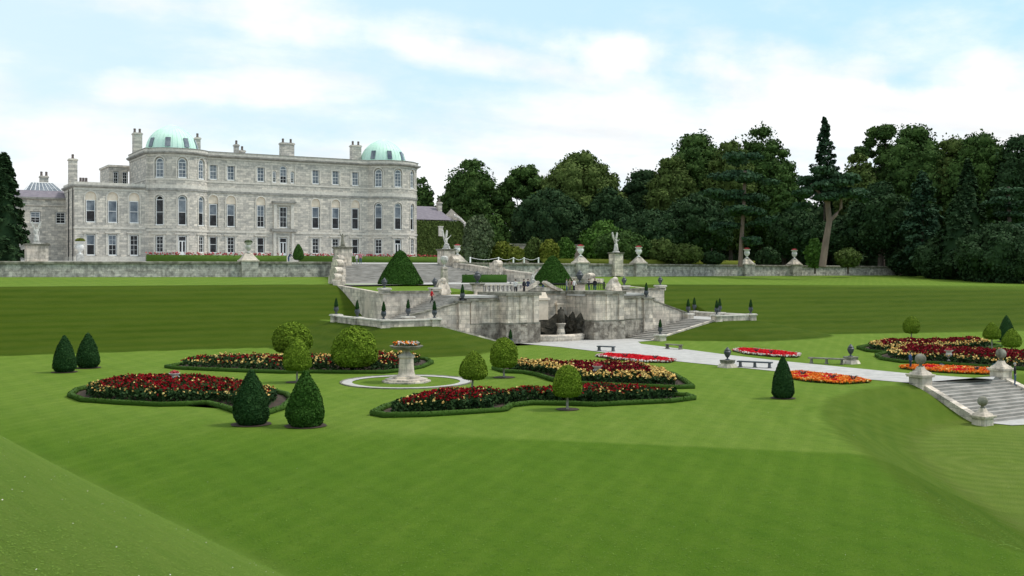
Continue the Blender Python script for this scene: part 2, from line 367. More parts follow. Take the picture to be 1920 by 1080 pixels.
def leafy(mb, rng, n, size, jit=.4, off=0, base=.5, spread=.22, core=True, patch=0):
    """scatter n leaf quads over the faces of mb and keep mb itself as the solid under them"""
    V = np.array(mb.v, float); tris = []
    for f in mb.f:
        for i in range(1, len(f)-1): tris.append((f[0], f[i], f[i+1]))
    T = np.array(tris); A = V[T[:, 0]]; B = V[T[:, 1]]; Cc = V[T[:, 2]]
    Nn = np.cross(B-A, Cc-A); ar = np.linalg.norm(Nn, axis=1); Nn = Nn/(ar[:, None]+1e-12)
    cen = V.mean(0); idx = rng.choice(len(T), n, p=ar/ar.sum())
    r1 = np.sqrt(rng.random(n)); r2 = rng.random(n)
    P = A[idx]*(1-r1)[:, None]+B[idx]*(r1*(1-r2))[:, None]+Cc[idx]*(r1*r2)[:, None]
    nn = Nn[idx]; P = P+nn*(off*rng.random(n))[:, None]
    v = base+rng.normal(0, spread, n)
    if patch: v += patch*np.sin(P[:, 0]*3.1+1)*np.sin(P[:, 1]*2.7)*np.sin(P[:, 2]*3.7)
    q = quads(rng, P, nn, size, jit, v)
    if not core: return q
    quadsf = [f for f in mb.f if len(f) == 4]
    oth = [f for f in mb.f if len(f) != 4]
    fs = list(quadsf)
    for f in oth:
        for i in range(1, len(f)-1, 2):
            j = min(i+2, len(f)-1)
            fs.append((f[0], f[i], f[i+1], f[j]) if j > i+1 else (f[0], f[i], f[i+1], f[i+1]))
    fs = [f for f in fs if len(set(f)) == 4]
    return merge([(V, np.array(fs), np.full(len(V), base-.1)), q])
def plant_mesh(name, data, org=(0, 0, 0)):
    return npmesh(name, data[0]-np.array(org), data[1], data[2])
# ------------------------------------------------------------------ terrain
def sstep(t): t = np.clip(t, 0, 1); return t*t*(3-2*t)
def poly_sd(P, poly):
    """signed distance (negative inside) of points P (N,2) to a polygon"""
    poly = np.array(poly, float); d = np.full(len(P), 1e9); inside = np.zeros(len(P), bool)
    for i in range(len(poly)):
        a = poly[i]; b = poly[(i+1) % len(poly)]; e = b-a; w = P-a
        t = np.clip((w@e)/(e@e+1e-12), 0, 1); d = np.minimum(d, np.linalg.norm(w-t[:, None]*e, axis=1))
        c = ((a[1] > P[:, 1]) != (b[1] > P[:, 1])) & (P[:, 0] < (b[0]-a[0])*(P[:, 1]-a[1])/(b[1]-a[1]+1e-12)+a[0])
        inside ^= c
    return np.where(inside, -d, d)
ZML, ZMR = -5.5, -6.0          # the two side landings of the perron
_low = [onz(x, y, -10.3) for x, y in ((1836, 797), (1775, 808), (1742, 828), (1745, 850), (1800, 900), (1920, 975), (2150, 1120))]
_lowpoly = _low+[(_low[-1][0]+40, _low[-1][1]-10), (80, -260), (120, -150), (9, -149.2), (3.9, -149.0)]
def zwb(b): return -1.0-.3*np.clip((b+53)/84, 0, 1)
def abot_f(b): return np.interp(b, [-90, -56, -37, -24, 0, 18, 28, 36, 59, 100], [84, 84.3, 86.0, 88.5, 93, 97, 100, 102, 109.5, 118])
def atop_f(b): return np.interp(b, [-90, -24, 26, 60, 100], [74, 74, 80, 83, 88])
def ground(a, b):
    a = np.asarray(a, float); b = np.asarray(b, float)
    at = atop_f(b); ab_ = abot_f(b); zt = np.interp(b, [-20, 26, 60, 103], [-1.84, -2.1, -2.4, -2.8]); z0 = zwb(b)
    z = np.where(a < at, z0+(zt-z0)*np.clip((a-49)/(at-49), 0, 1), 0)
    t = (a-at)/(ab_-at); lin = np.clip(t, 0, 1); sm = sstep(t); tt = .65*lin+.35*sm
    z = np.where(a >= at, zt+(G-zt)*tt, z)
    # grass aprons in front of the two landings
    for sgn, zm, wb, wa in ((-1, ZML, 7.5, 7.5), (1, ZMR, 11.0, 7.5)):
        bb = b*sgn; db = np.maximum(0, bb-24.3); da = np.maximum(0, a-99.0); dd = np.sqrt((db/wb)**2+(da/wa)**2)
        inner = np.clip((18.3-bb)/9.3, 0, 1)*(a > 93)     # follows the lower flight towards the path
        zz_ = zm-.12+(G-zm+.12)*np.clip(np.maximum(dd, 0)+inner, 0, 1)
        zz_ = zz_+.0*a; use = (a > 80) & (bb > 8.5)
        z = np.where(use, np.maximum(z, zz_), z)
    # west bank the photographer stands on
    bf = np.where(a > 138.6, -61.4+(a-138.6)*.147, -61.6); t = (bf-b)/(8.2+np.clip(a-138.6, 0, 60)*.105)
    z = np.maximum(z, np.where(t > 0, G+6.5*(.94*np.clip(t, 0, 1)+.06*sstep(t)), -99))
    # lower lawn by the lake steps
    P = np.stack([b.ravel(), -a.ravel()], 1); near = (P[:, 0] > -40) & (P[:, 1] < -138)
    d = np.full(len(P), 99.); d[near] = poly_sd(P[near], _lowpoly)
    k = (1-sstep(d/6.4)).reshape(a.shape); z = z-2.2*k*(z < G+.6)
    return z
def gz(x, y): return float(ground(np.array([-y]), np.array([x]))[0])
def cheek(a): return 8.4+(a-49)*.42
def terrain_cut(a, b, z):
    ab_ = np.abs(b); z = z.copy()
    m = (a < 74.6) & (ab_ < cheek(a)+.3); z[m] = np.minimum(z[m], -3.0)
    m = (a >= 74.2) & (a < 88) & (ab_ < 18.7); z[m] = -4.2
    m = (a >= 87.8) & (a < 98.6) & (ab_ < 15.3) & ~((a > 95.3) & (ab_ < 99)); z[m] = G-.5
    m = (a >= 87.8) & (a < 98.5) & (ab_ > 8.8) & (ab_ < 24.2); z[m] = G-.5
    m = (a > 95.2) & (a < 101.5) & (ab_ < 9.2); z[m] = G
    m = (a > 143.75) & (a < 149.2) & (b > -3.5) & (b < 6.4); z[m] = np.minimum(z[m], G-2.35)
    return z
def axis_pts(segs):
    o = []
    for a, b, s in segs: o += list(np.arange(a, b-1e-6, s))
    return np.array(o+[segs[-1][1]])
bs = axis_pts([(-900, -160, 60), (-160, -70, 5), (-70, -36, .6), (-36, 36, .4), (36, 80, 1.0), (80, 200, 3), (200, 1200, 60)])
as_ = axis_pts([(49.0, 74, 1.0), (74, 112, .4), (112, 142, .8), (142, 152, .45), (152, 196, .8), (196, 230, 4), (230, 900, 60)])
A_, B_ = np.meshgrid(as_, bs, indexing='ij'); Z0 = ground(A_, B_); Z_ = terrain_cut(A_, B_, Z0)
na, nb = A_.shape; V = np.stack([B_.ravel(), -A_.ravel(), Z_.ravel()], 1)
ii, jj = np.meshgrid(np.arange(na-1), np.arange(nb-1), indexing='ij'); q = (ii*nb+jj).ravel()
me = npmesh('lawn', V, np.stack([q, q+nb, q+nb+1, q+1], 1))
gy, gx = np.gradient(Z0, as_, bs); slope = np.sqrt(gx**2+gy**2)
bank = sstep((slope-.075)/.13); west = sstep((np.where(A_ > 138.6, -61.4+(A_-138.6)*.147, -61.6)-B_+1.1)/2.4)*(A_ > 100); bank = bank*(1-west)*np.where(A_ > 135, .55, 1)
low = (Z0 < G-2.0).astype(float)*(A_ > 140)
col = np.stack([bank.ravel(), low.ravel(), west.ravel(), np.ones(bank.size)], 1).astype(np.float32)
ca = me.color_attributes.new('mow_light', 'FLOAT_COLOR', 'POINT'); ca.data.foreach_set('color', col.ravel())
me.polygons.foreach_set('use_smooth', [True]*len(me.polygons))
def grass_mat():
    m = bpy.data.materials.new('mown grass'); m.use_nodes = True; nt = m.node_tree; N = nt.nodes; L = nt.links; b = N['Principled BSDF']
    b.inputs['Roughness'].default_value = .9; b.inputs['Specular IOR Level'].default_value = .03
    g = N.new('ShaderNodeNewGeometry'); P = g.outputs['Position']
    def mul(a, b_):
        n = N.new('ShaderNodeMath'); n.operation = 'MULTIPLY'
        for i, v in enumerate((a, b_)):
            if isinstance(v, (int, float)): n.inputs[i].default_value = v
            else: L.new(v, n.inputs[i])
        return n.outputs[0]
    base = mixc(N, L, noi(N, L, P, .12, 7, .36, .64, .7), (0.0522, 0.1254, 0.0074), (0.1064, 0.1881, 0.0166))
    base = mixc(N, L, noi(N, L, P, .9, 7, .42, .68, .75, stretch=(1.0, 1.4, 1)), base, (0.1011, 0.1660, 0.0178))
    base = mixc(N, L, noi(N, L, P, 3.0, 7, .45, .7, .75), base, (0.0524, 0.1197, 0.0068))
    fine = noi(N, L, P, 16, 4, .38, .66, .8); base = mixc(N, L, mul(fine, .8), base, (0.1055, 0.1789, 0.0213), 'MIX')
    def strip(vec_rot, per, c, amt, lo=.1, hi=.6):
        mp_ = N.new('ShaderNodeMapping'); mp_.inputs['Rotation'].default_value = (0, 0, vec_rot); L.new(P, mp_.inputs[0])
        w = N.new('ShaderNodeTexWave'); w.bands_direction = 'X'; w.inputs['Scale'].default_value = 1/per*.314; w.inputs['Distortion'].default_value = .6; w.inputs['Detail'].default_value = 2; w.inputs['Detail Scale'].default_value = .4
        L.new(mp_.outputs[0], w.inputs['Vector']); r = N.new('ShaderNodeMapRange'); r.inputs[3].default_value = 0; r.inputs[4].default_value = amt; r.inputs[1].default_value = lo; r.inputs[2].default_value = hi; L.new(w.outputs[0], r.inputs[0]); return r.outputs[0]
    base = mixc(N, L, strip(PH+.06, 2.6, 0, .24), base, (0.0584, 0.1274, 0.0076))
    base = mixc(N, L, strip(PH+.32, 1.1, 0, .22), base, (0.0522, 0.1187, 0.0074)); base = mixc(N, L, strip(0.0, 1.5, 0, .20), base, (0.0974, 0.1815, 0.0145))
    # mower line before the beds; grazing-angle brightening painted into the turf beyond it
    p1 = onz(960, 822); p2 = onz(1620, 851); dx, dy = p2[0]-p1[0], p2[1]-p1[1]; l = math.hypot(dx, dy); nx, ny = -dy/l, dx/l
    vd = N.new('ShaderNodeVectorMath'); vd.operation = 'DOT_PRODUCT'; L.new(P, vd.inputs[0]); vd.inputs[1].default_value = (nx, ny, 0)
    c0 = nx*p1[0]+ny*p1[1]
    def rng_(i, a, b, c=0., d=1., sm=True):
        r = N.new('ShaderNodeMapRange'); r.inputs[1].default_value = a; r.inputs[2].default_value = b; r.inputs[3].default_value = c; r.inputs[4].default_value = d
        if sm: r.interpolation_type = 'SMOOTHSTEP'
        L.new(i, r.inputs[0]); return r.outputs[0]
    s0 = vd.outputs['Value']; soft = noi(N, L, P, .35, 5, .3, .7); sx_ = N.new('ShaderNodeSeparateXYZ'); L.new(P, sx_.inputs[0]); edge = rng_(sx_.outputs[0], -62, -38, 9.0, .4)
    dv = N.new('ShaderNodeMath'); dv.operation = 'DIVIDE'; sb = N.new('ShaderNodeMath'); sb.operation = 'SUBTRACT'; L.new(s0, sb.inputs[0]); sb.inputs[1].default_value = c0; L.new(sb.outputs[0], dv.inputs[0]); L.new(edge, dv.inputs[1])
    band = mul(rng_(dv.outputs[0], -1.3, .9), rng_(soft, 0, 1, .8, 1.))
    base = mixc(N, L, mul(band, .95), base, (1.66, 1.36, 2.3), 'MULTIPLY')
    at = N.new('ShaderNodeAttribute'); at.attribute_name = 'mow_light'; sr = N.new('ShaderNodeSeparateColor'); L.new(at.outputs['Color'], sr.inputs[0])
    # coarse grass of the banks, cut in level swathes
    bk = mixc(N, L, noi(N, L, P, .25, 6, .35, .68, stretch=(.25, 1.0, 3.2)), (0.0348, 0.0654, 0.0047), (0.0550, 0.0920, 0.0086))
    bk = mixc(N, L, noi(N, L, P, 1.1, 7, .42, .75, .7, stretch=(.3, .9, 3)), bk, (0.0730, 0.1000, 0.0150))
    bk = mixc(N, L, noi(N, L, P, 9, 5, .35, .8, .7), bk, (0.0449, 0.0833, 0.0071))
    wz = N.new('ShaderNodeTexWave'); wz.bands_direction = 'Z'; wz.inputs['Scale'].default_value = .55; wz.inputs['Distortion'].default_value = 1.6; wz.inputs['Detail'].default_value = 4; wz.inputs['Detail Scale'].default_value = .25; L.new(P, wz.inputs['Vector'])
    bk = mixc(N, L, mul(wz.outputs[0], .38), bk, (0.0796, 0.1083, 0.0115))
    base = mixc(N, L, sr.outputs[0], base, bk)
    lw = mixc(N, L, noi(N, L, P, .5, 6, .4, .7), (0.1200, 0.1521, 0.0300), (0.1600, 0.1755, 0.0510))
    base = mixc(N, L, mul(sr.outputs[1], .40), base, lw)
    # arcs left by the mower round the lower lawn
    ax = onz(1880, 860, -10.0); v0 = N.new('ShaderNodeVectorMath'); v0.operation = 'SUBTRACT'; L.new(P, v0.inputs[0]); v0.inputs[1].default_value = (ax[0], ax[1], -10)
    wv = N.new('ShaderNodeTexWave'); wv.wave_type = 'RINGS'; wv.rings_direction = 'Z'; wv.inputs['Scale'].default_value = .26; wv.inputs['Distortion'].default_value = .8; wv.inputs['Detail Scale'].default_value = .3; L.new(v0.outputs[0], wv.inputs['Vector'])
    ln = N.new('ShaderNodeVectorMath'); ln.operation = 'LENGTH'; L.new(v0.outputs[0], ln.inputs[0])
    base = mixc(N, L, mul(mul(wv.outputs[0], .22), rng_(ln.outputs['Value'], 9, 14, 1., 0.)), base, (0.0401, 0.0937, 0.0066))
    nb_ = mixc(N, L, noi(N, L, P, .7, 7, .35, .7, .7, stretch=(3, .5, 1)), (0.0972, 0.1764, 0.0221), (0.1310, 0.2035, 0.0321))
    nb_ = mixc(N, L, noi(N, L, P, 5, 8, .5, .78, .75), nb_, (0.0719, 0.1312, 0.0120))
    nb_ = mixc(N, L, noi(N, L, P, 34, 5, .45, .8, .75), nb_, (0.1690, 0.2262, 0.0459))
    base = mixc(N, L, sr.outputs[2], base, nb_)  # near bank's brighter lighting is put into its paler grass colour
    L.new(base, b.inputs['Base Color'])
    t2 = N.new('ShaderNodeTexNoise'); t2.inputs['Scale'].default_value = 14; t2.inputs['Detail'].default_value = 8; t2.inputs['Roughness'].default_value = .75; L.new(P, t2.inputs['Vector'])
    bp = N.new('ShaderNodeBump'); bp.inputs['Strength'].default_value = .9; bp.inputs['Distance'].default_value = .08; L.new(t2.outputs[0], bp.inputs['Height']); L.new(bp.outputs[0], b.inputs['Normal'])
    return m
M['grass'] = grass_mat()
nobj('lawn', me, M['grass'], kind='structure')
def terr_z(a, b): return np.interp(a, [0, 12, 49], [1.35, 1.15, .72])-.25*np.clip((b-30)/80, 0, 1)
mb = MB()
A2 = list(np.linspace(-60, 49.0, 12)); B2 = [-300, -60, -30, -8.4, 8.4, 30, 60, 90, 111.5]
def sheet(name, A2, B2, zf, m, dz=0, thick=None, **k):
    mb = MB(); n = len(B2)
    vs = [(b, -a, float(zf(a, b))+dz) for a in A2 for b in B2]
    fs = [(i*n+j, (i+1)*n+j, (i+1)*n+j+1, i*n+j+1) for i in range(len(A2)-1) for j in range(n-1)]
    mb.add(vs, fs); return obj(name, mb, m, **k)
sheet('terrace_ground', [-600, -200, -60, 0, 6, 12, 20, 30, 40, 48.9], [-600, -300, -100, -60, -30, 0, 30, 60, 90, 111.5], terr_z, M['gravel'], kind='structure')
sheet('terrace_grass', [18, 30, 40, 46.5], [24, 40, 60, 80, 111], terr_z, M['grass'], dz=.03, kind='structure')
# land beyond the terrace wall's end, under the trees
sheet('woodland_ground', [-600, -60, 0, 30, 49.0], [111.5, 130, 160, 300, 1200], lambda a, b: -1.3+.0*a+(.6 if a < 30 else 0), M['soil'], kind='structure')
# ------------------------------------------------------------------ path and gravel (laid 8-12 mm above the lawn)
def flat(name, pix, z, m, dz=.012, **k):
    mb = MB(); pts = [onz(x, y, z) for x, y in pix]; mb.add([(p[0], p[1], z+dz) for p in pts], [tuple(range(len(pts)))]); return obj(name, mb, m, **k)
pathpix_near = [(962, 643), (1005, 647), (1050, 651), (1100, 657), (1180, 667), (1266, 677.5), (1370, 688), (1480, 699), (1600, 709.5), (1711, 719)]
pathpix_far = [(1862, 711.8), (1706, 701), (1600, 690.5), (1467, 677.5), (1373, 666.8), (1290, 656), (1202, 645.2), (1196, 641)]
pn = [onz(*p) for p in pathpix_near]; pf = [onz(*p) for p in pathpix_far]
path_poly = pn+[(-2.6, -143.7), (5.9, -143.7)]+pf+[(9.0, -99.2), (9.0, -95.0), (3.8, -94.0), (-3.8, -94.0), (-4.2, -95.2), (-9, -95.2), (-12, -97.5)]
path_poly = path_poly[:len(pn)]+path_poly[len(pn):]
def fanmesh(pts, z):
    bm = bmesh.new(); vs = [bm.verts.new((p[0], p[1], z)) for p in pts]; f = bm.faces.new(vs); bmesh.ops.triangulate(bm, faces=[f]); me = bpy.data.meshes.new('m'); bm.to_mesh(me); bm.free(); return me
me = fanmesh(path_poly, G+.03); me.name = 'gravel_path'; nobj('gravel_path', me, M['gravel'], kind='structure')
mb = MB(); mb.add([(-3.0, -148.7, -10.26), (30, -148.7, -10.26), (30, -154.5, -10.26), (6, -153.2, -10.26), (-2.5, -150.6, -10.26)], [(0, 1, 2, 3, 4)])
obj('lower_gravel', mb, M['gravel'], kind='structure')
# ------------------------------------------------------------------ the mansion
HO = (0, 0, 1.9)
house = thing('mansion', 'long three storey grey stone country mansion with two pale green domed bows', 'mansion', HO)
FL = lambda s, z, d: (s, d, z)                       # flat front: y=+d goes into the wall
def bowmap(bc, ac=-3.2, R=6.0): return lambda s, z, d: (bc+(R-d)*sin(s/R), -(ac+(R-d)*cos(s/R)), z)
def flatmap(a0, b0=0): return lambda s, z, d: (b0+s, -a0+d, z)
def sidemap(b0): return lambda s, z, d: (b0+d, s, z)    # wall facing -x, s is y
def wallpanel(mb, fm, s0, s1, z0, z1, ops, ds=99., dep=.32):
    """ops: (centre, width, zb, zt, arched) recesses, each with its own back and reveals"""
    S = {round(s0, 4), round(s1, 4)}; Zs = {round(z0, 4), round(z1, 4)}
    for c, w, zb, zt, ar in ops:
        S |= {round(c-w/2, 4), round(c+w/2, 4)}; Zs |= {round(zb, 4), round(zt, 4)}
    S = sorted(S); Zs = sorted(Zs); S2 = []
    for i in range(len(S)-1):
        n = max(1, int(math.ceil((S[i+1]-S[i])/ds))); S2 += [S[i]+(S[i+1]-S[i])*k/n for k in range(n)]
    S2.append(S[-1]); S = S2
    for i in range(len(S)-1):
        for j in range(len(Zs)-1):
            cs, cz = (S[i]+S[i+1])/2, (Zs[j]+Zs[j+1])/2
            if any(abs(cs-c) < w/2 and zb < cz < zt for c, w, zb, zt, ar in ops): continue
            mb.add([fm(S[i], Zs[j], 0), fm(S[i+1], Zs[j], 0), fm(S[i+1], Zs[j+1], 0), fm(S[i], Zs[j+1], 0)], [(0, 1, 2, 3)])
    for c, w, zb, zt, ar in ops:
        l, r = c-w/2, c+w/2
        if ar:
            zs = zt-w/2; n = 10
            arc = [(c-w/2*cos(pi*k/n), zs+w/2*sin(pi*k/n)) for k in range(n+1)]
            for k in range(n):
                a, b = arc[k], arc[k+1]; cor = (l, zt) if k < n/2 else (r, zt)
                mb.add([fm(a[0], a[1], 0), fm(b[0], b[1], 0), fm(cor[0], cor[1], 0)], [(0, 1, 2)])
            edge = [(l, zb)]+arc+[(r, zb)]
        else: edge = [(l, zb), (l, zt), (r, zt), (r, zb)]
        edge = edge+[edge[0]]
        for a, b in zip(edge[:-1], edge[1:]):
            mb.add([fm(a[0], a[1], 0), fm(b[0], b[1], 0), fm(b[0], b[1], dep), fm(a[0], a[1], dep)], [(0, 1, 2, 3)])
        E = edge[:-1]; mb.add([fm(p[0], p[1], dep) for p in E], [tuple(range(len(E)))])
WC = {}
def window(fm, s, zb, w, h, kind='sash', arched=False, dep=.32, upper='l', lower='d', parent=None, nm='window', rows=2):
    """sash window sitting in the back of its recess: frame mesh with its pane as a sub-part"""
    parent = parent or house
    fr = MB(); t = .11; D = dep-.02; Dp = dep-.06
    def bar(x0, x1, z0, z1, d0=dep-.16, d1=dep-.005):
        vs = [fm(s+x, zb+z, d) for d in (d0, d1) for x, z in ((x0, z0), (x1, z0), (x1, z1), (x0, z1))]
        fr.add(vs, [(0, 1, 2, 3), (4, 7, 6, 5), (0, 4, 5, 1), (1, 5, 6, 2), (2, 6, 7, 3), (3, 7, 4, 0)])
    hr = h-w/2 if arched else h
    bar(-w/2-.02, w/2+.02, -.14, .06, dep-.30, dep-.005)             # sill
    bar(-w/2, -w/2+t, .06, hr); bar(w/2-t, w/2, .06, hr)
    if arched:
        n = 8
        for k in range(n):
            a0, a1 = pi*k/n, pi*(k+1)/n
            P_ = [(-cos(a)*r, hr+sin(a)*r) for a, r in ((a0, w/2), (a1, w/2), (a1, w/2-t), (a0, w/2-t))]
            vs = [fm(s+x, zb+z, d) for d in (dep-.16, dep-.005) for x, z in P_]
            fr.add(vs, [(0, 1, 2, 3), (4, 7, 6, 5), (0, 4, 5, 1), (1, 5, 6, 2), (2, 6, 7, 3), (3, 7, 4, 0)])
        bar(-w/2+t, w/2-t, hr-.05, hr+.05, dep-.14)
    else: bar(-w/2+t, w/2-t, h-t, h)
    mid = .06+(hr-.06)*.5
    if kind == 'door':
        bar(-w/2+t, w/2-t, hr-.95, hr-.80, dep-.14); bar(-.11, .11, .06, hr-.95, dep-.14)
        bar(-w/2+t, -.11, .06, .75, dep-.13); bar(.11, w/2-t, .06, .75, dep-.13); bar(-w/2+t, -w/2+t+.1, .75, hr-.95, dep-.13); bar(w/2-t-.1, w/2-t, .75, hr-.95, dep-.13)
    else:
        bar(-w/2+t, w/2-t, mid-.04, mid+.045, dep-.15)
        if rows > 1: bar(-.02, .02, .06, hr, dep-.11)
        for k in range(1, rows):
            bar(-w/2+t, w/2-t, .06+(mid-.06)*k/rows-.02, .06+(mid-.06)*k/rows+.02, dep-.105); bar(-w/2+t, w/2-t, mid+(hr-mid)*k/rows-.02, mid+(hr-mid)*k/rows+.02, dep-.105)
    base = fm(s, zb, dep)
    f = obj(nm, fr, M['white'], parent, org=base)
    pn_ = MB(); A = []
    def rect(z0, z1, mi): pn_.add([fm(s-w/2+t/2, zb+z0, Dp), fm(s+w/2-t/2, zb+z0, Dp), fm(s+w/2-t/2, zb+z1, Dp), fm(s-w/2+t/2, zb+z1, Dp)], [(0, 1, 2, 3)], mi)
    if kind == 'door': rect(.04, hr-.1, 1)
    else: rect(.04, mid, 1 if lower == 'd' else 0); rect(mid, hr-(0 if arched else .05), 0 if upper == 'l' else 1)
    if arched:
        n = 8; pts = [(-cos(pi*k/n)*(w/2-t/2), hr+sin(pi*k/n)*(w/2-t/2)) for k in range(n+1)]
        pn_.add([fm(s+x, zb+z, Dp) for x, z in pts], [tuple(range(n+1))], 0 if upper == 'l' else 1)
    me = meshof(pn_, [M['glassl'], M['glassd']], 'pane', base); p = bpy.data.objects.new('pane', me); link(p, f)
    if kind == 'door': f['label'] = 'white glazed double door'
    return f
ZG, ZP = 1.0, 21.3
# --- vertical bands shared by all the fronts
GW = (2.95, 5.85); PW = (7.75, 12.0); TW = (16.25, 18.8)
mw = MB(); trim = MB(); cream = MB(); cornice = MB()
def surround(fm, s, w, zb, zt, hood=True, mb=trim):
    def bx(x0, x1, z0, z1, p):
        vs = [fm(s+x, z, d) for d in (-p, -.002) for x, z in ((x0, z0), (x1, z0), (x1, z1), (x0, z1))]
        mb.add(vs, [(0, 1, 2, 3), (4, 7, 6, 5), (0, 4, 5, 1), (1, 5, 6, 2), (2, 6, 7, 3), (3, 7, 4, 0)])
    bx(-w/2-.34, -w/2, zb, zt, .08); bx(w/2, w/2+.34, zb, zt, .08); bx(-w/2-.34, w/2+.34, zt, zt+.22, .09)
    if hood: bx(-w/2-.55, w/2+.55, zt+.22, zt+.42, .28)
def tymp(fm, s, w, z0, zt, mb=None, d=.20):
    mb = MB()
    n = 10; zs = zt-w/2; pts = [(-w/2, z0)]+[(-w/2*cos(pi*k/n), zs+w/2*sin(pi*k/n)) for k in range(n+1)]+[(w/2, z0)]
    for k in (0,):
        vs = [fm(s+x, z, d) for x, z in pts]+[fm(s+x, z, .315) for x, z in pts]; n2 = len(pts)
        mb.add(vs, [tuple(range(n2)), tuple(range(n2, 2*n2))[::-1]]+[(i, (i+1) % n2, n2+(i+1) % n2, n2+i) for i in range(n2)])
    obj('tympanum', mb, M['cream'], house, org=fm(s, z0, 0))
def archivolt(fm, s, w, zb, zt, nm='archivolt'):
    mb = MB(); n = 12; zs = zt-w/2
    def seg(P4):
        vs = [fm(s+x, z, d) for d in (-.09, -.002) for x, z in P4]; mb.add(vs, [(0, 1, 2, 3), (4, 7, 6, 5), (0, 4, 5, 1), (1, 5, 6, 2), (2, 6, 7, 3), (3, 7, 4, 0)])
    r0, r1 = w/2, w/2+.2; pts = [(-cos(pi*k/n), sin(pi*k/n)) for k in range(n+1)]
    pr_ = [(-1, 'b')]; I = [(-r0, zb)]+[(c*r0, zs+q*r0) for c, q in pts]+[(r0, zb)]; O = [(-r1, zb)]+[(c*r1, zs+q*r1) for c, q in pts]+[(r1, zb)]
    K = len(I); vs = [fm(s+x, z, -.09) for x, z in I]+[fm(s+x, z, -.09) for x, z in O]+[fm(s+x, z, -.002) for x, z in I]+[fm(s+x, z, -.002) for x, z in O]; fs = []
    for k in range(K-1): fs += [(k, k+1, K+k+1, K+k), (2*K+k, 3*K+k, 3*K+k+1, 2*K+k+1), (k, 2*K+k, 2*K+k+1, k+1), (K+k, K+k+1, 3*K+k+1, 3*K+k)]
    fs += [(0, K, 3*K, 2*K), (K-1, 3*K-1, 4*K-1, 2*K-1)]
    mb.add(vs, fs); obj(nm, mb, M['trim'], house, org=fm(s, zb, 0))
def bay_flat(fm, s, door=False, up='l', lo='d', gl='d'):
    pass
main_b = [bof(x) for x in (400, 433, 489)]+[bof(531.5)]+[bof(x) for x in (592, 629.5, 666.5)]
FB0, FB1 = -14.13, 17.42
ops = []; fm = flatmap(0)
for i, b in enumerate(main_b):
    if i == 3:
        ops += [(b, 1.5, 2.2, 5.9, False), (b, 1.5, 7.7, 11.7, False), (b, 1.45, 16.0, 19.35, True), (b-1.75, .75, 16.1, 18.35, True), (b+1.75, .75, 16.1, 18.35, True)]
    else: ops += [(b, 1.45, GW[0]-.1, GW[1], False), (b, 1.75, PW[0]-.1, 13.35, True), (b, 1.45, TW[0]-.1, TW[1], False)]
wallpanel(mw, fm, FB0, FB1, ZG, ZP-.7, ops)
rs = random.Random(4)
for i, b in enumerate(main_b):
    if i == 3:
        window(fm, b, 2.2, 1.4, 3.6, 'door', nm='door'); window(fm, b, 7.8, 1.4, 3.8, upper='d')
        window(fm, b, 16.1, 1.3, 3.2, arched=True, rows=2); window(fm, b-1.75, 16.2, .66, 2.1, arched=True); window(fm, b+1.75, 16.2, .66, 2.1, arched=True)
        surround(fm, b, 1.5, 2.2, 5.9, False)
        # aedicule round the first-floor centre window: pilasters, entablature and ledge
        trim.ab(0.002, .35, b-1.95, b-1.35, 7.5, 11.9); trim.ab(0.002, .35, b+1.35, b+1.95, 7.5, 11.9); trim.ab(.002, .3, b-2.1, b+2.1, 11.9, 12.3)
        cornice.ab(.002, .75, b-2.3, b+2.3, 12.3, 12.62); cornice.ab(.002, .7, b-2.5, b+2.5, 6.95, 7.42)
        trim.ab(.002, .3, b-2.0, b-1.5, 2.0, 6.9); trim.ab(.002, .3, b+1.5, b+2.0, 2.0, 6.9)
        trim.ab(.002, .10, b-2.35, b-2.15, 16.0, 19.5); trim.ab(.002, .10, b+2.2, b+2.4, 16.0, 19.5); trim.ab(.002, .12, b-2.35, b+2.4, 15.7, 15.98)
    else:
        window(fm, b, GW[0], 1.3, 2.85, upper='d', lower='d', rows=rs.choice((1, 2))); window(fm, b, PW[0], 1.4, 4.0, upper='d' if i in (6,) else 'l', rows=2 if i in (2,) else 1)
        window(fm, b, TW[0], 1.3, 2.7, upper='l', lower='l', rows=2)
        tymp(fm, b, 1.75, 11.85, 13.35); archivolt(fm, b, 1.75, 7.6, 13.35)
        surround(fm, b, 1.45, GW[0], GW[1]); surround(fm, b, 1.45, TW[0], TW[1], False)
for k, bc in enumerate((-19.2, 22.5)):
    fmb = bowmap(bc); R = 6.0; half = math.acos(3.2/6)*R; ops = []
    for j, s in enumerate((-3.98, 0, 3.98)):
        ops += [(s, 1.5, GW[0]-(.75 if (j == 1) else .1), GW[1], False), (s, 1.7, PW[0]-.1, 13.0, True), (s, 1.8, TW[0]-.3, 19.7, True)]
    wallpanel(mw, fmb, -half, half, ZG, ZP-.7, ops, ds=.7)
    for j, s in enumerate((-3.98, 0, 3.98)):
        if j == 1: window(fmb, s, 2.25, 1.4, 3.5, 'door', nm='door')
        else: window(fmb, s, GW[0], 1.35, 2.8, upper='d')
        window(fmb, s, PW[0], 1.45, 5.1, arched=True, upper='d' if (k == 0 and j == 0) else 'l', rows=1)
        window(fmb, s, TW[0]-.15, 1.45, 3.35, arched=True, upper='l', lower='l' if k == 0 else 'l')
        surround(fmb, s, 1.5, GW[0]-.1, GW[1]); archivolt(fmb, s, 1.7, 7.6, 13.0); archivolt(fmb, s, 1.8, 15.95, 19.7)
# corners beside the bows and the side walls
mw.ab(-14, 0, -24.75, -24.28, ZG, ZP-.7)
mw.box(27.52, 27.9, .003, 14, ZG, ZP-.7); mw.box(-24.75, 27.9, 13.9, 14.2, ZG, ZP-.7)
obj('wall', mw, M['house'], house)
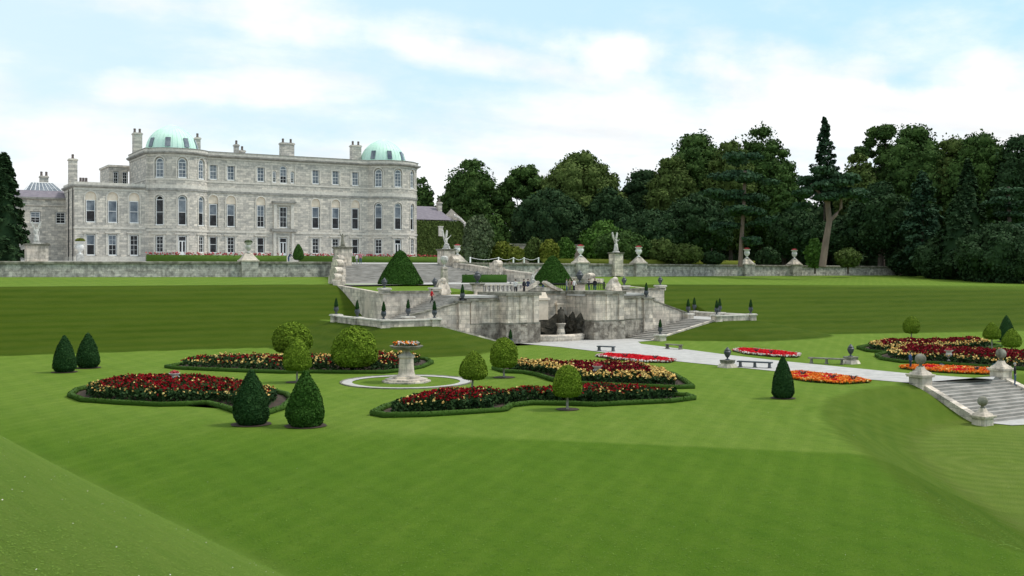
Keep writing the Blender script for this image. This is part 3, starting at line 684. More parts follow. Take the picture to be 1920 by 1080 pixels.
# cornice and string courses follow the front outline
def outline(off_a=0.0):
    p = [(-24.75, 14.0), (-24.75, 0)]
    for bc in (-19.2, 22.5):
        th0 = math.acos(3.2/6); 
        p += [(bc+6*sin(t), 3.2-6*cos(t)) for t in np.linspace(-th0, th0, 13)]
    p += [(27.9, 0), (27.9, 14.0)]
    return p
op = outline()
def band(path, z0, z1, proud, mb, inner=.25, lip=None):
    prof = [(-inner, z0), (proud, z0), (proud, z1), (-inner, z1)] if lip is None else [(-inner, z0), (proud*.45, z0), (proud, z0+(z1-z0)*.5), (proud, z1), (-inner, z1)]
    mb.sweep(path, prof)
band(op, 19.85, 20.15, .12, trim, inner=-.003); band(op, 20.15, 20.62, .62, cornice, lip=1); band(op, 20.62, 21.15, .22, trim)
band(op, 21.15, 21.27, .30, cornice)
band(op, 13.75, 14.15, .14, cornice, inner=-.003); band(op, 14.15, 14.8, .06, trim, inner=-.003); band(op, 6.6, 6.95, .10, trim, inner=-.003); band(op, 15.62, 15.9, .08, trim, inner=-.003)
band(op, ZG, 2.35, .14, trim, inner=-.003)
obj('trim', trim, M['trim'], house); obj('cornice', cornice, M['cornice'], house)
mb = MB(); mb.box(-24.5, 27.6, .3, 13.9, 20.7, 20.85)
for bc in (-19.2, 22.5): mb.prism([(bc+5.9*sin(t), 3.2-5.9*cos(t)+.02) for t in np.linspace(-1, 1, 10)]+[(bc+4.9, .31), (bc-4.9, .31)][::1], 20.7, 20.84)
obj('roof', mb, M['roofd'], house)
for bc in (-19.2, 22.7):
    mb = MB(); R = 4.55; prof = [(R+.25, 0), (R+.25, .3)]
    for k in range(15):
        t = k/14*pi/2*.985; prof.append((max(.12, R*cos(t)**1.04), .2+4.75*sin(t)+.35*max(0, (k-11))*.3))
    mb.lathe(prof, bc, 5.0, 21.0, n=32)
    for q_ in range(32):
        t = 2*pi*q_/32; pts = [(bc+(r+.015)*cos(t), 5+(r+.015)*sin(t), 21.0+z) for r, z in prof[1:-2]]; mb.tube(pts, .022, 4)
    d = obj('dome', mb, M['copper'], house, org=(bc, 5, 21), auto=True)
    f = MB(); f.lathe([(.16, 0), (.10, .2), (.05, .4), (.12, .55), (.02, .8)], bc, 5.0, 25.5, 8); obj('finial', f, M['copper'], d)
    for t in ((-112, -68, -24, -156) if bc < 0 else (-140, -96, -52, -10)):
        t = radians(t); s_ = MB(); el0, el1 = .13, .50
        r0, z0 = R*cos(el0)**1.04+.04, 21.2+4.75*sin(el0); r1, z1 = R*cos(el1)**1.04+.05, 21.2+4.75*sin(el1)
        tx, ty = -sin(t), cos(t); h = .46
        vs = []
        for dd in (0, .14):
            for (r, z, sg) in ((r0, z0, -1), (r0, z0, 1), (r1, z1, 1), (r1, z1, -1)): vs.append((bc+(r+dd)*cos(t)+tx*h*sg, 5+(r+dd)*sin(t)+ty*h*sg, z+dd*.4))
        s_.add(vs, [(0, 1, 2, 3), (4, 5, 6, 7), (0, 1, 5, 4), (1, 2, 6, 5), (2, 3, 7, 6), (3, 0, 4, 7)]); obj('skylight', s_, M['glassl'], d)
def chimney(b, a, w, dpt, zt, pots, z0=21.0, par=house, mats='house'):
    mb = MB(); mb.ab(a-dpt/2, a+dpt/2, b-w/2, b+w/2, z0, zt-.35); mb.ab(a-dpt/2-.12, a+dpt/2+.12, b-w/2-.12, b+w/2+.12, zt-.35, zt-.12); mb.ab(a-dpt/2-.02, a+dpt/2+.02, b-w/2-.02, b+w/2+.02, zt-.12, zt)
    c = obj('chimney', mb, M[mats], par, org=(b, -a, z0))
    for i in range(pots):
        p = MB(); x = b+(w*.3*(i-(pots-1)/2)*2/max(1, pots-1) if pots > 1 else 0); p.lathe([(.24, 0), (.2, .5), (.26, .62), (.2, .66), (.2, .8)], x, -a, zt, 9); obj('chimney_pot', p, M['pot'], c)
chimney(-24.0, -11, 1.5, 1.5, 25.1, 2); chimney(-13.5, -9, .9, 1.2, 24.7, 1); chimney(-5.2, -12, .8, 1.0, 24.2, 1); chimney(-3.9, -12.5, 1.0, 1.0, 23.2, 1); chimney(2.9, -6, 2.6, 1.3, 24.4, 2); chimney(17.2, -6, 2.0, 1.3, 24.8, 2)
# west wing, two storeys
mb = MB(); wt_ = MB(); wcor = MB(); WB0, WB1 = -36.5, -24.76
wb = [bof(x) for x in (170, 211, 251.5)]; ops = []
wt2 = MB()
for b in wb: ops += [(b, 1.5, 2.25, 5.95, False), (b, 1.8, 7.95, 13.25, True)]
fw = flatmap(-.05); wallpanel(mb, fw, WB0, WB1, .9, 14.0, ops); mb.box(WB0, WB0+.3, .06, 11.5, .9, 14.0); mb.box(WB0, WB1, 11.3, 11.5, .9, 14.0)
obj('wall', mb, M['house'], house)
for i, b in enumerate(wb):
    window(fw, b, 2.4, 1.35, 3.45, upper='l' if i < 2 else 'd', rows=2 if i else 1); window(fw, b, 8.05, 1.5, 3.75, upper='l', lower='l' if i else 'd', rows=1)
    tymp(fw, b, 1.8, 11.75, 13.25); archivolt(fw, b, 1.8, 7.9, 13.25); surround(fw, b, 1.5, 2.4, 5.95, mb=wt_)
wp = [(WB0, 11.5), (WB0, .05), (WB1-.15, .05)]
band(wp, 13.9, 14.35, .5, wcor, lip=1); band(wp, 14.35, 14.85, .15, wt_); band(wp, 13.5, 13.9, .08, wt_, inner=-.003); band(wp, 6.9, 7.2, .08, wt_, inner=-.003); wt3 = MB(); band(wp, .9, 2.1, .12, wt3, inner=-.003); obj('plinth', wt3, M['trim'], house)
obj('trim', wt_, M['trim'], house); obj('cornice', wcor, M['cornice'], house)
mb = MB(); mb.box(WB0+.2, WB1-.1, .3, 11.3, 14.3, 14.45); obj('roof', mb, M['roofd'], house)
mb = MB()
for z0 in (2.0, ): mb.tube([(WB0-.12, 6, 1.2), (WB0-.12, 6, 13.8)], .09, 6); mb.tube([(WB0-.12, 1.5, 1.2), (WB0-.12, 1.5, 13.8)], .09, 6)
obj('drainpipe', mb, M['iron'], house)
chimney(-36.0, -5.5, 1.35, 1.3, 19.2, 1, z0=14.3); chimney(-33.6, -9.5, 1.6, .8, 15.5, 3, z0=14.3)
mb = MB(); rb = flatmap(-15); wallpanel(mb, rb, -28.2, -24.8, 10, 19.0, [(-27.0, .9, 15.6, 18.2, False), (-25.4, .9, 15.6, 18.2, False)]); mb.box(-28.2, -28, 15.05, 24, 10, 19.0); mb.box(-28.4, -20, 14.8, 24, 19.0, 19.35)
obj('rear_tower', mb, M['house'], house); window(rb, -27.0, 15.7, .85, 2.4, upper='d'); window(rb, -25.4, 15.7, .85, 2.4, upper='d')
# far west service wing
sw = thing('service_wing', 'lower grey stone wing with purple slate and glazed roof beside the dark conifer', 'building', (-43, 12, 1.3))
mb = MB(); fs_ = flatmap(-10.3); SB = [bof(66, -10.3), bof(113.5, -10.3)]; ops = [(b, 1.7, 8.0, 10.1, False) for b in SB]+[(bof(88, -10.3), 1.2, 2.2, 4.6, True)]
wallpanel(mb, fs_, -60, -36.45, .9, 12.3, ops); mb.box(-60, -36.45, 22, 22.3, .9, 12.3); mb.box(-60, -59.7, 10.4, 22, .9, 12.3); mb.ab(-10.3, -10.1, -60, -36.45, 11.1, 11.35)
obj('wall', mb, M['house'], sw)
for b in SB: window(fs_, b, 8.1, 1.55, 1.9, parent=sw, upper='l' if b == SB[0] else 'd')
mb = MB(); mb.ab(-10.4, -9.8, -60, -36.45, 12.3, 12.6); obj('gutter_cornice', mb, M['cornice'], sw)
mb = MB(); mb.add([(-60, 9.9, 12.6), (-36.5, 9.9, 12.6), (-36.5, 12.2, 13.9), (-60, 12.2, 13.9)], [(0, 1, 2, 3)]); mb.add([(-60, 22.3, 12.3), (-36.5, 22.3, 12.3), (-36.5, 19.5, 13.9), (-60, 19.5, 13.9)], [(0, 1, 2, 3)]); mb.box(-60, -36.5, 12.2, 19.5, 13.85, 13.92); obj('roof', mb, M['slate'], sw)
mb = MB(); gx0, gx1 = bof(47, -13), bof(116, -13)
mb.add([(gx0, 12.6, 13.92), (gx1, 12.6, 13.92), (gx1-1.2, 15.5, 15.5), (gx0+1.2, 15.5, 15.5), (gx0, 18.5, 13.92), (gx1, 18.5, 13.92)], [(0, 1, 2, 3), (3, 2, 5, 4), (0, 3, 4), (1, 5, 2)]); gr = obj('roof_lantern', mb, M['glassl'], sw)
mb = MB()
for k in range(9):
    t = k/8; xb = gx0+(gx1-gx0)*t; xt = gx0+1.2+(gx1-gx0-2.4)*t; mb.tube([(xb, 12.58, 13.95), (xt, 15.5, 15.55)], .06, 4)
mb.tube([(gx0+1.2, 15.5, 15.55), (gx1-1.2, 15.5, 15.55)], .08, 4); obj('glazing_bars', mb, M['white'], gr)
chimney(bof(82, -18), -18, 1.4, 1, 17.0, 2, z0=13.9, par=sw)
# ivy covered building to the east
iv = thing('ivy_house', 'ivy covered stone outbuilding with purple slate roof at the mansion right end', 'building', (35, 5, 1.5))
mb = MB(); mb.box(29.9, 41.3, 5, 16, .9, 10.3); mb.add([(41.3, 5, 10.3), (41.3, 16, 10.3), (41.3, 10.5, 13.0)], [(0, 1, 2)]); obj('wall', mb, M['house'], iv)
mb = MB(); mb.add([(29.4, 4.6, 10.2), (38.6, 4.6, 10.2), (37.4, 10.5, 13.3), (29.4, 10.5, 13.3), (38.6, 16.4, 10.2), (29.4, 16.4, 10.2)], [(0, 1, 2, 3), (3, 2, 4, 5), (1, 4, 2)]); obj('roof', mb, M['slate'], iv)
chimney(37.6, -9, .9, .9, 14.2, 1, z0=11.5, par=iv)
mb = MB(); mb.box(29.95, 41.3, 4.8, 4.99, 1.3, 9.9); r_ = np.random.default_rng(5)
V_, F_, A_v = leafy(mb, r_, 9000, .30, .5, .25)
hb = MB(); wx = 35.6
keep = ~((np.abs(V_[:, 0]-wx) < .55) & (V_[:, 2] > 6.5) & (V_[:, 2] < 9) & (V_[:, 1] < 4.85))
mm = leafy(mb, r_, 9000, .30, .5, .28)
nobj('ivy', plant_mesh('ivy', mm, (35, 5, 1.5)), M['oak2'], iv)
mb = MB(); mb.box(wx-.5, wx+.5, 4.35, 4.72, 6.8, 8.7); mb.box(wx-.62, wx+.62, 4.3, 4.75, 8.7, 8.9); obj('window', mb, M['trim'], iv)
mb = MB(); mb.tube([(38.9, 4.6, 11.2), (40.2, 4.5, 10.6), (41.3, 4.5, 9.6), (41.9, 4.5, 7.9)], .28, 6); mm = leafy(mb, r_, 420, .32, .6, .25)
nobj('white_climber', plant_mesh('white_climber', mm), M['whitefl'], None, label='white flowering climber trailing over the corner of the ivy covered house', cat='climber')
# ------------------------------------------------------------------ terrace wall, stairs and perron
def wtop(b): return float(np.interp(b, [-60, -8, 30, 112], [.92, 1.02, .90, .54]))
def terrace_wall(x0, x1, label, piers, ret=False):
    t = thing('terrace_wall', label, 'wall', ((x0+x1)/2, -49.3, -1.2))
    n = max(2, int(abs(x1-x0)/8)); xs = np.linspace(x0, x1, n)
    p = [(x, -49.0, wtop(x)) for x in xs]
    if ret: p.append((x1, -40, wtop(x1))); p.append((x1+.0, -20, wtop(x1)-.1))
    mb = MB(); mb.sweep(p, [(-.5, -3.2), (.45, -3.2), (.3, -.32), (-.5, -.32)]); w = obj('wall', mb, M['wallst'], t)
    mb = MB(); mb.sweep(p, [(-.6, -.32), (.5, -.32), (.52, -.1), (.44, -.0), (-.6, 0)]); obj('coping', mb, M['cap'], t)
    for px in piers:
        b = bof(px, 49); z = wtop(b); mb = MB(); mb.cbox(b, -49.15, 2.3, 1.7, -3, z+.02); obj('pier', mb, M['wallst'], t)
        mb = MB(); mb.cbox(b, -49.15, 2.5, 1.9, z+.02, z+.22); mb.cbox(b, -49.15, 2.3, 1.7, z+.22, z+1.2, t=.72); obj('pyramid_cap', mb, M['stone'], t)
    return t
terrace_wall(-300, -8.9, 'long grey retaining wall below the mansion, left of the grand stairs', [465])
terrace_wall(8.9, 111.5, 'long grey retaining wall with vase piers, right of the grand stairs', [857, 1088, 1197, 1400, 1489], True)
# white vases on the wall piers
vg = 'white vases on the terrace wall'
def vase_proto(h=1.75, m='whitevase', flowers=True):
    t = thing('stone_vase', 'x', 'vase', (0, 0, 0), group=vg); s = h/1.75
    mb = MB(); mb.lathe([(.34*s, 0), (.34*s, .08*s), (.16*s, .14*s), (.12*s, .3*s), (.2*s, .38*s), (.42*s, .62*s), (.5*s, .95*s), (.46*s, 1.1*s), (.38*s, 1.25*s), (.44*s, 1.4*s), (.66*s, 1.6*s), (.68*s, 1.66*s), (.5*s, 1.66*s)], n=16); obj('bowl', mb, M[m], t, auto=True)
    for sg in (-1, 1):
        mb = MB(); mb.tube([(sg*.46*s, 0, .75*s), (sg*.66*s, 0, .95*s), (sg*.62*s, 0, 1.2*s), (sg*.4*s, 0, 1.3*s)], .045*s, 5); obj('handle', mb, M[m], t)
    if flowers:
        mb = MB(); mb.ball((0, 0, 1.68*s), .42*s, 6, sz=.4); nobj('planting', plant_mesh('planting', leafy(mb, np.random.default_rng(3), 260, .16, .7)), M['pink'], t)
    return t
vs_labels = [(857, 'small white vase on a pyramid cap just right of the kneeling angel'), (1088, 'white flower vase on the wall pier left of the tall winged statue'), (1197, 'white flower vase on the wall pier right of the tall winged statue'), (1400, 'white flower vase on the wall pier beside the slim dark pine trunk'), (1489, 'white flower vase on the last wall pier, nearest the leaning pine')]
vp = vase_proto()
for i, (px, lb) in enumerate(vs_labels):
    b = bof(px, 49); loc = (b, -49.15, wtop(b)+1.2)
    if i == 0: vp.location = loc; vp.scale = (.85,)*3; vp['label'] = lb; ORG[vp.name] = np.array(loc)
    else: copytree(vp, loc, label=lb, scale=1.0)
b = bof(465, 49); v2 = vase_proto(1.5, 'statue', False); v2.location = (b, -49.15, wtop(b)+1.2); setp(v2, 'weathered grey vase with a trailing plant on the long left wall', 'vase', vg)
mb = MB(); mb.ball((0, 0, 1.5), .5, 6, sz=.45); nobj('planting', plant_mesh('planting', leafy(mb, np.random.default_rng(3), 260, .16, .7)), M['greyleaf'], v2)
# a human figure grown from a skinned skeleton (used for people and for statues)
def skin_mesh(verts, edges, radii, sub=2, root=0):
    me = bpy.data.meshes.new('sk'); me.from_pydata(verts, edges, []); o = bpy.data.objects.new('sk', me); SC.collection.objects.link(o)
    m = o.modifiers.new('s', 'SKIN'); m.use_smooth_shade = True; m.branch_smoothing = .4
    for i, r in enumerate(radii):
        sv = me.skin_vertices[0].data[i]; sv.radius = r if hasattr(r, '__len__') else (r, r); sv.use_root = (i == root)
    o.modifiers.new('d', 'SUBSURF').levels = sub
    dg = bpy.context.evaluated_depsgraph_get(); dg.update(); out = bpy.data.meshes.new_from_object(o.evaluated_get(dg)); bpy.data.objects.remove(o); return out
def figure(pose='stand', s=1.0):
    j = {'pel': (0, 0, .95), 'spi': (0, 0, 1.15), 'che': (0, 0, 1.36), 'nec': (0, 0, 1.50), 'hea': (0, -.015, 1.60), 'top': (0, -.01, 1.69)}
    for sg, n in ((-1, 'l'), (1, 'r')):
        j[n+'sh'] = (sg*.18, 0, 1.42); j[n+'el'] = (sg*.24, .02, 1.16); j[n+'wr'] = (sg*.23, -.06, .93); j[n+'ha'] = (sg*.22, -.09, .84)
        j[n+'hi'] = (sg*.09, 0, .89); j[n+'kn'] = (sg*.10, -.02, .50); j[n+'an'] = (sg*.11, .02, .09); j[n+'to'] = (sg*.12, -.15, .035)
    if pose == 'walk':
        j['lkn'] = (-.10, -.18, .52); j['lan'] = (-.10, -.26, .10); j['lto'] = (-.10, -.42, .06); j['rkn'] = (.10, .06, .50); j['ran'] = (.1, .30, .14); j['rto'] = (.1, .2, .04)
        j['lwr'] = (-.24, .12, .97); j['lha'] = (-.24, .14, .88); j['rel'] = (.24, -.06, 1.17); j['rwr'] = (.22, -.22, 1.0); j['rha'] = (.21, -.28, .95)
    if pose == 'lean':
        for k in ('spi', 'che', 'nec', 'hea', 'top', 'lsh', 'rsh'): x, y, z = j[k]; h = z-.95; j[k] = (x, y-h*.65, .95+h*.80)
        for n, sg in (('l', -1), ('r', 1)): j[n+'el'] = (sg*.26, -.45, 1.08); j[n+'wr'] = (sg*.2, -.62, .98); j[n+'ha'] = (sg*.18, -.68, .93)
    if pose == 'photo':
        for n, sg in (('l', -1), ('r', 1)): j[n+'el'] = (sg*.27, -.16, 1.25); j[n+'wr'] = (sg*.12, -.30, 1.45); j[n+'ha'] = (sg*.06, -.32, 1.52)
    if pose == 'kneel':
        j = {k: (x, y, z-.42) for k, (x, y, z) in j.items()}
        for n, sg in (('l', -1), ('r', 1)): j[n+'kn'] = (sg*.12, -.36, .46 if sg < 0 else .12); j[n+'an'] = (sg*.12, -.34 if sg < 0 else .12, .08); j[n+'to'] = (sg*.12, -.48 if sg < 0 else .28, .04)
        j['rel'] = (.34, -.1, 1.15); j['rwr'] = (.46, -.2, 1.32); j['rha'] = (.5, -.24, 1.4)
    if pose == 'raise':
        j['lel'] = (-.34, -.02, 1.62); j['lwr'] = (-.40, -.04, 1.88); j['lha'] = (-.42, -.05, 1.97); j['rel'] = (.34, .02, 1.30); j['rwr'] = (.42, -.12, 1.45); j['rha'] = (.44, -.16, 1.52)
    names = list(j); idx = {n: i for i, n in enumerate(names)}
    E = [('pel', 'spi'), ('spi', 'che'), ('che', 'nec'), ('nec', 'hea'), ('hea', 'top')]
    for n in 'lr': E += [('che', n+'sh'), (n+'sh', n+'el'), (n+'el', n+'wr'), (n+'wr', n+'ha'), ('pel', n+'hi'), (n+'hi', n+'kn'), (n+'kn', n+'an'), (n+'an', n+'to')]
    R = {'pel': (.155, .115), 'spi': (.14, .10), 'che': (.165, .115), 'nec': .06, 'hea': .092, 'top': .08, 'sh': .07, 'el': .046, 'wr': .034, 'ha': .038, 'hi': .095, 'kn': .066, 'an': .045, 'to': .042}
    return skin_mesh([tuple(c*s for c in j[n]) for n in names], [(idx[a], idx[b]) for a, b in E], [tuple(q*s for q in ((R.get(n) or R[n[1:]]) if hasattr(R.get(n) or R[n[1:]], '__len__') else ((R.get(n) or R[n[1:]]),)*2)) for n in names], 2, 0), j
FIG = {}
def figmesh(pose):
    if pose not in FIG: FIG[pose] = figure(pose)
    return FIG[pose]
def person(loc, rz, pose, top, legs, label, hair=(.05, .035, .025), h=1.72, group=None, bag=None, hat=None):
    me0, j = figmesh(pose); me = me0.copy(); me.name = 'person'
    for m in (M['skin'], top, legs, M['iron']): me.materials.append(m)
    neck = j['nec'][2]+.02; hip = .93 if pose != 'kneel' else .5
    for p in me.polygons:
        c = p.center; z = c.z
        hand = any((c-__import__('mathutils').Vector(j[k+'ha'])).length < .09 for k in 'lr')
        p.material_index = 0 if (z > neck or hand) else (3 if z < .075 else (2 if z < hip and abs(c.x) < .2 or z < .8 else 1)); p.use_smooth = True
    o = bpy.data.objects.new('person', me); link(o); o.location = loc; o.rotation_euler = (0, 0, rz); s = h/1.76; o.scale = (s, s, s); ORG[o.name] = np.zeros(3)
    setp(o, label, 'person', group)
    hm = MB(); hx, hy, hz = j['top']; hm.ball((hx, hy+.02, hz+.0), .106, 7, sz=.92); hm.v = [(x, y+(.0), z) if z > hz-.06 else (x, max(y, hy+.0), z) for x, y, z in hm.v]
    ho = obj('hat' if hat else 'hair', hm, hat or mat('hair', hair, .8), None, smooth=True); ho.parent = o
    if bag:
        bm_ = MB(); bm_.box(-.16, .16, .11, .27, 1.05, 1.45, tx=.03, ty=.02); bo = obj('backpack', bm_, bag, None); bo.parent = o
    return o
def statue(loc, rz, pose, label, h=2.1, wings=False, staff=False, mname='statue', grp=None):
    me0, j = figmesh(pose); me = me0.copy(); me.materials.append(M[mname])
    for p in me.polygons: p.use_smooth = True
    t = thing('statue', label, 'statue', loc, rz, grp); s = h/1.76
    o = bpy.data.objects.new('figure', me); link(o, t); o.scale = (s, s, s); ORG[o.name] = np.zeros(3)
    mb = MB(); mb.lathe([(.42*s, 0), (.42*s, .07*s), (.36*s, .12*s)], n=12); obj('plinth', MB().join(mb, loc), M[mname], t)
    # drapery round the legs
    mb = MB(); z1 = .95*s if pose != 'kneel' else .55*s; mb.lathe([(.30*s, .1*s), (.27*s, .35*s), (.22*s, .7*z1), (.19*s, z1), (.05*s, z1+.05)], n=11); obj('drapery', MB().join(mb, loc), M[mname], t, smooth=True)
    if wings:
        z0 = (1.35 if pose != 'kneel' else .95)*s
        for sg in (-1, 1):
            mb = MB(); pr = [(.06, -.25), (.16, .05), (.34, .42), (.40, .85), (.30, .95), (.16, .55), (.07, .2)]
            fr = [(sg*x*s*1.2, .12*s, z0+z*s) for x, z in pr]; bk = [(sg*x*s*1.2, .20*s+.1*x*s, z0+z*s) for x, z in pr]; n = len(pr)
            mb.add(fr+bk, [tuple(range(n)), tuple(range(n, 2*n))[::-1]]+[(i, (i+1) % n, n+(i+1) % n, n+i) for i in range(n)]); obj('wing', MB().join(mb, loc), M[mname], t)
    if staff:
        mb = MB(); mb.tube([(-.42*s, -.05, .5*s), (-.42*s, -.05, 2.3*s)], .03, 6); obj('staff', MB().join(mb, loc), M[mname], t)
    return t
def pedestal(b, a, w, z0, z1, label, m='stone', capw=.25, group=None):
    t = thing('pedestal', label, 'pedestal', (b, -a, z0), group=group); h = z1-z0
    mb = MB(); mb.cbox(b, -a, w+.2, w+.2, z0, z0+.22*min(1, h)); mb.cbox(b, -a, w, w, z0+.22*min(1, h), z1-.25); obj('shaft', mb, M[m], t)
    mb = MB(); mb.cbox(b, -a, w+capw, w+capw, z1-.25, z1-.1); mb.cbox(b, -a, w+capw*1.5, w+capw*1.5, z1-.1, z1); obj('cap', mb, M['cap'] if m == 'stone' else M[m], t)
    return t
SOUTH = 0.0   # figures face -y, i.e. towards the lake
pedestal(-8.2, 49.6, 2.0, -1.9, 3.15, 'tall carved pedestal at the left head of the grand stairs')
pedestal(8.6, 49.6, 2.0, -1.9, 3.0, 'tall pale pedestal at the right head of the grand stairs')
statue((-8.2, -49.6, 3.15), 0, 'raise', 'slender dark grey figure on the left pedestal in front of the mansion', 2.0, mname='cap')
statue((8.6, -49.6, 3.0), .5, 'kneel', 'pale kneeling winged statue on the pedestal right of the grand stairs', 2.7, True)
b = bof(1155.5, 49.4); pedestal(b, 49.4, 1.7, -1.2, 2.75, 'square pedestal rising from the terrace wall between two white vases')
statue((b, -49.4, 2.75), .2, 'raise', 'tall pale winged statue between two white vases on the terrace wall', 2.6, True)
b = bof(68, 40); z = float(terr_z(40, 0)); pedestal(b, 40, 2.6, z-.1, 3.3, 'broad grey pedestal beside the dark conifer at the far left')
statue((b, -40, 3.3), 0, 'stand', 'pale winged figure on the broad pedestal beside the dark conifer', 2.3, True)
# grand stairs
st = thing('grand_stairs', 'wide flared stone stairs from the mansion terrace down to the garden', 'stairs', (0, -55, -1.9))
mb = MB(); n = 17; zt, zb = .74, -1.9
for i in range(n):
    a0 = 48.6+i*(13.2/n); a1 = a0+13.2/n; z1 = zt-(zt-zb)*i/n; h0 = cheek(max(49, a0))-.35; h1 = cheek(a1)-.35
    mb.prism([(-h0, -a0), (-h1, -a1), (h1, -a1), (h0, -a0)], z1-1.0, z1-.0)
obj('steps', mb, M['step'], st)
for sg, nm in ((-1, 'left'), (1, 'right')):
    mb = MB(); path = [(sg*cheek(a), -a, z) for a, z in ((50.4, .75), (54, .45), (58, -.1), (64, -.75), (70, -1.3), (75, -1.55))]
    o_ = [(-.42, -3.2), (.42, -3.2), (.42, 0), (-.42, 0)]; mb.sweep(path, o_); mb.sweep([(p[0], p[1], p[2]) for p in path], [(-.52, 0), (.52, 0), (.5, .18), (-.5, .18)])
    ck = obj('cheek_wall', mb, M['stone'], st)
    for a, z, r in ((50.9, 1.25, .75), (58.5, .55, .8), (66.0, -.45, .75), (73.2, -1.15, .65)):
        mb = MB(); x = sg*cheek(a)
        vs = []; N = 22
        for y_ in (-.45, .45):
            for k in range(N): t = 2*pi*k/N; vs.append((x+y_, -a+r*cos(t)*(1+.15*sin(3*t)), z+r*.9*sin(t)))
        mb.add(vs, [tuple(range(N)), tuple(range(N, 2*N))[::-1]]+[(i, (i+1) % N, N+(i+1) % N, N+i) for i in range(N)])
        mb.cbox(x, -a+.9, .95, 1.5, z-1.3, z+.35, t=.05); mb.cbox(x, -a-.9, .9, 1.3, z-1.6, z-.35, t=.05)
        obj('scroll', mb, M['stone'], ck)
mb = MB(); mb.add([(-15.2, -61.5, -1.9), (-18.4, -69.6, -1.905), (-18.4, -77, -1.9), (18.4, -77, -1.9), (18.4, -69.6, -1.905), (15.2, -61.5, -1.9)], [(0, 1, 2, 3, 4, 5)]); obj('upper_landing', mb, M['gravel'], kind='structure')
# perron: the fountain block with its flights
pr = thing('perron', 'stone fountain terrace with a central niche and double side stairs', 'garden terrace', (0, -93, G))
ZT = -2.9
mb = MB()
mb.ab(82, 89.4, -12.5, 12.5, G-.3, ZT); obj('niche_back_wall', mb, M['stone'], pr)
for sg in (-1, 1):
    mb = MB()
    x = lambda p, q: (min(sg*p, sg*q), max(sg*p, sg*q))
    b0, b1 = x(3.72, 7.9); mb.ab(89.0, 95.0, b0, b1, -6.02, ZT-.02)
    b0, b1 = x(7.9, 12.55); mb.ab(88.8, 93.5, b0, b1, -6.03, -3.45)
    b0, b1 = x(11.75, 13.05); mb.ab(92.9, 93.85, b0, b1, G-.2, -3.62)      # pilaster under the urn
    zm = ZML if sg < 0 else ZMR
    # sloping outer parapet of the upper flight
    P_ = [(sg*13.05, -93.5), (sg*18.6, -93.5), (sg*18.6, -92.95), (sg*13.05, -92.95)]
    if sg < 0: P_ = P_[::-1]
    zs = [(-3.75 if abs(p[0]) < 14 else zm+.55) for p in P_]; mb.prism(P_, G-.2, zs)
    # slab front wall, side wall
    b0, b1 = x(12.5, 19.3); mb.ab(87.4, 88.3, b0, b1, G-.2, -2.62)
    b0, b1 = x(18.75, 19.3); mb.prism([(b0, -87.39), (b1, -87.39), (b1, -73.6), (b0, -73.6)], G-.2, [-2.60, -2.60, -1.85, -1.85]); obj('wall', mb, M['stone'], pr)
for sg in (-1, 1):
    mb = MB()
    x = lambda p, q: (min(sg*p, sg*q), max(sg*p, sg*q))
    b0, b1 = x(3.62, 8.0); mb.ab(89.0, 95.12, b0, b1, G-.2, -6.0); b0, b1 = x(8.0, 11.7); mb.ab(88.8, 93.68, b0, b1, G-.2, -6.01); obj('rusticated_base', mb, M['rough'], pr)
    for q0, q1 in ((3.8, 4.5), (5.35, 6.2), (7.1, 7.8)): mb = MB(); b0, b1 = x(q0, q1); mb.ab(95.003, 95.13, b0, b1, -5.86, ZT-.02); obj('pilaster', mb, M['stone'], pr)
    for q0, q1 in ((8.3, 9.0), (10.9, 11.5)): mb = MB(); b0, b1 = x(q0, q1); mb.ab(93.503, 93.62, b0, b1, -5.87, -3.46); obj('pilaster', mb, M['stone'], pr)
for sg in (-1, 1):
    mb = MB()
    x = lambda p, q: (min(sg*p, sg*q), max(sg*p, sg*q))
    b0, b1 = x(3.55, 8.05); mb.ab(88.9, 95.25, b0, b1, ZT-.02, ZT+.33); b0, b1 = x(8.05, 12.0); mb.ab(92.6, 93.72, b0, b1, -3.45, -3.22)
    b0, b1 = x(3.6, 8.02); mb.ab(89.0, 95.08, b0, b1, -6.0, -5.86); b0, b1 = x(8.02, 11.7); mb.ab(92, 93.6, b0, b1, -6.01, -5.87)
    b0, b1 = x(11.6, 13.2); mb.ab(92.75, 94.0, b0, b1, -3.62, -3.40)
    zm = ZML if sg < 0 else ZMR
    P_ = [(sg*13.1, -93.6), (sg*18.7, -93.6), (sg*18.7, -92.85), (sg*13.1, -92.85)]
    if sg < 0: P_ = P_[::-1]
    zs = [(-3.748 if abs(p[0]) < 14 else zm+.552) for p in P_]; mb.prism(P_, zs, [q+.14 for q in zs])
    b0, b1 = x(12.6, 19.4); obj('coping', mb, M['cap'], pr); mb = MB(); mb.ab(87.3, 88.42, b0, b1, -2.618, -2.42); obj('slab_coping', mb, M['cap'], pr)
mb = MB(); mb.ab(88.7, 89.65, -3.54, 3.54, ZT+.003, ZT+.32); obj('coping', mb, M['cap'], pr)
def steps_b(mb, bo, bi, zo, zi, a0, a1, n, sg):
    """flight running along x from |b|=bi (height zi) to |b|=bo (height zo)"""
    for i in range(n):
        q0 = bi+(bo-bi)*i/n; q1 = bi+(bo-bi)*(i+1)/n; z = zi+(zo-zi)*i/n
        mb.ab(a0, a1, min(sg*q0, sg*q1), max(sg*q0, sg*q1), G-.4, z)
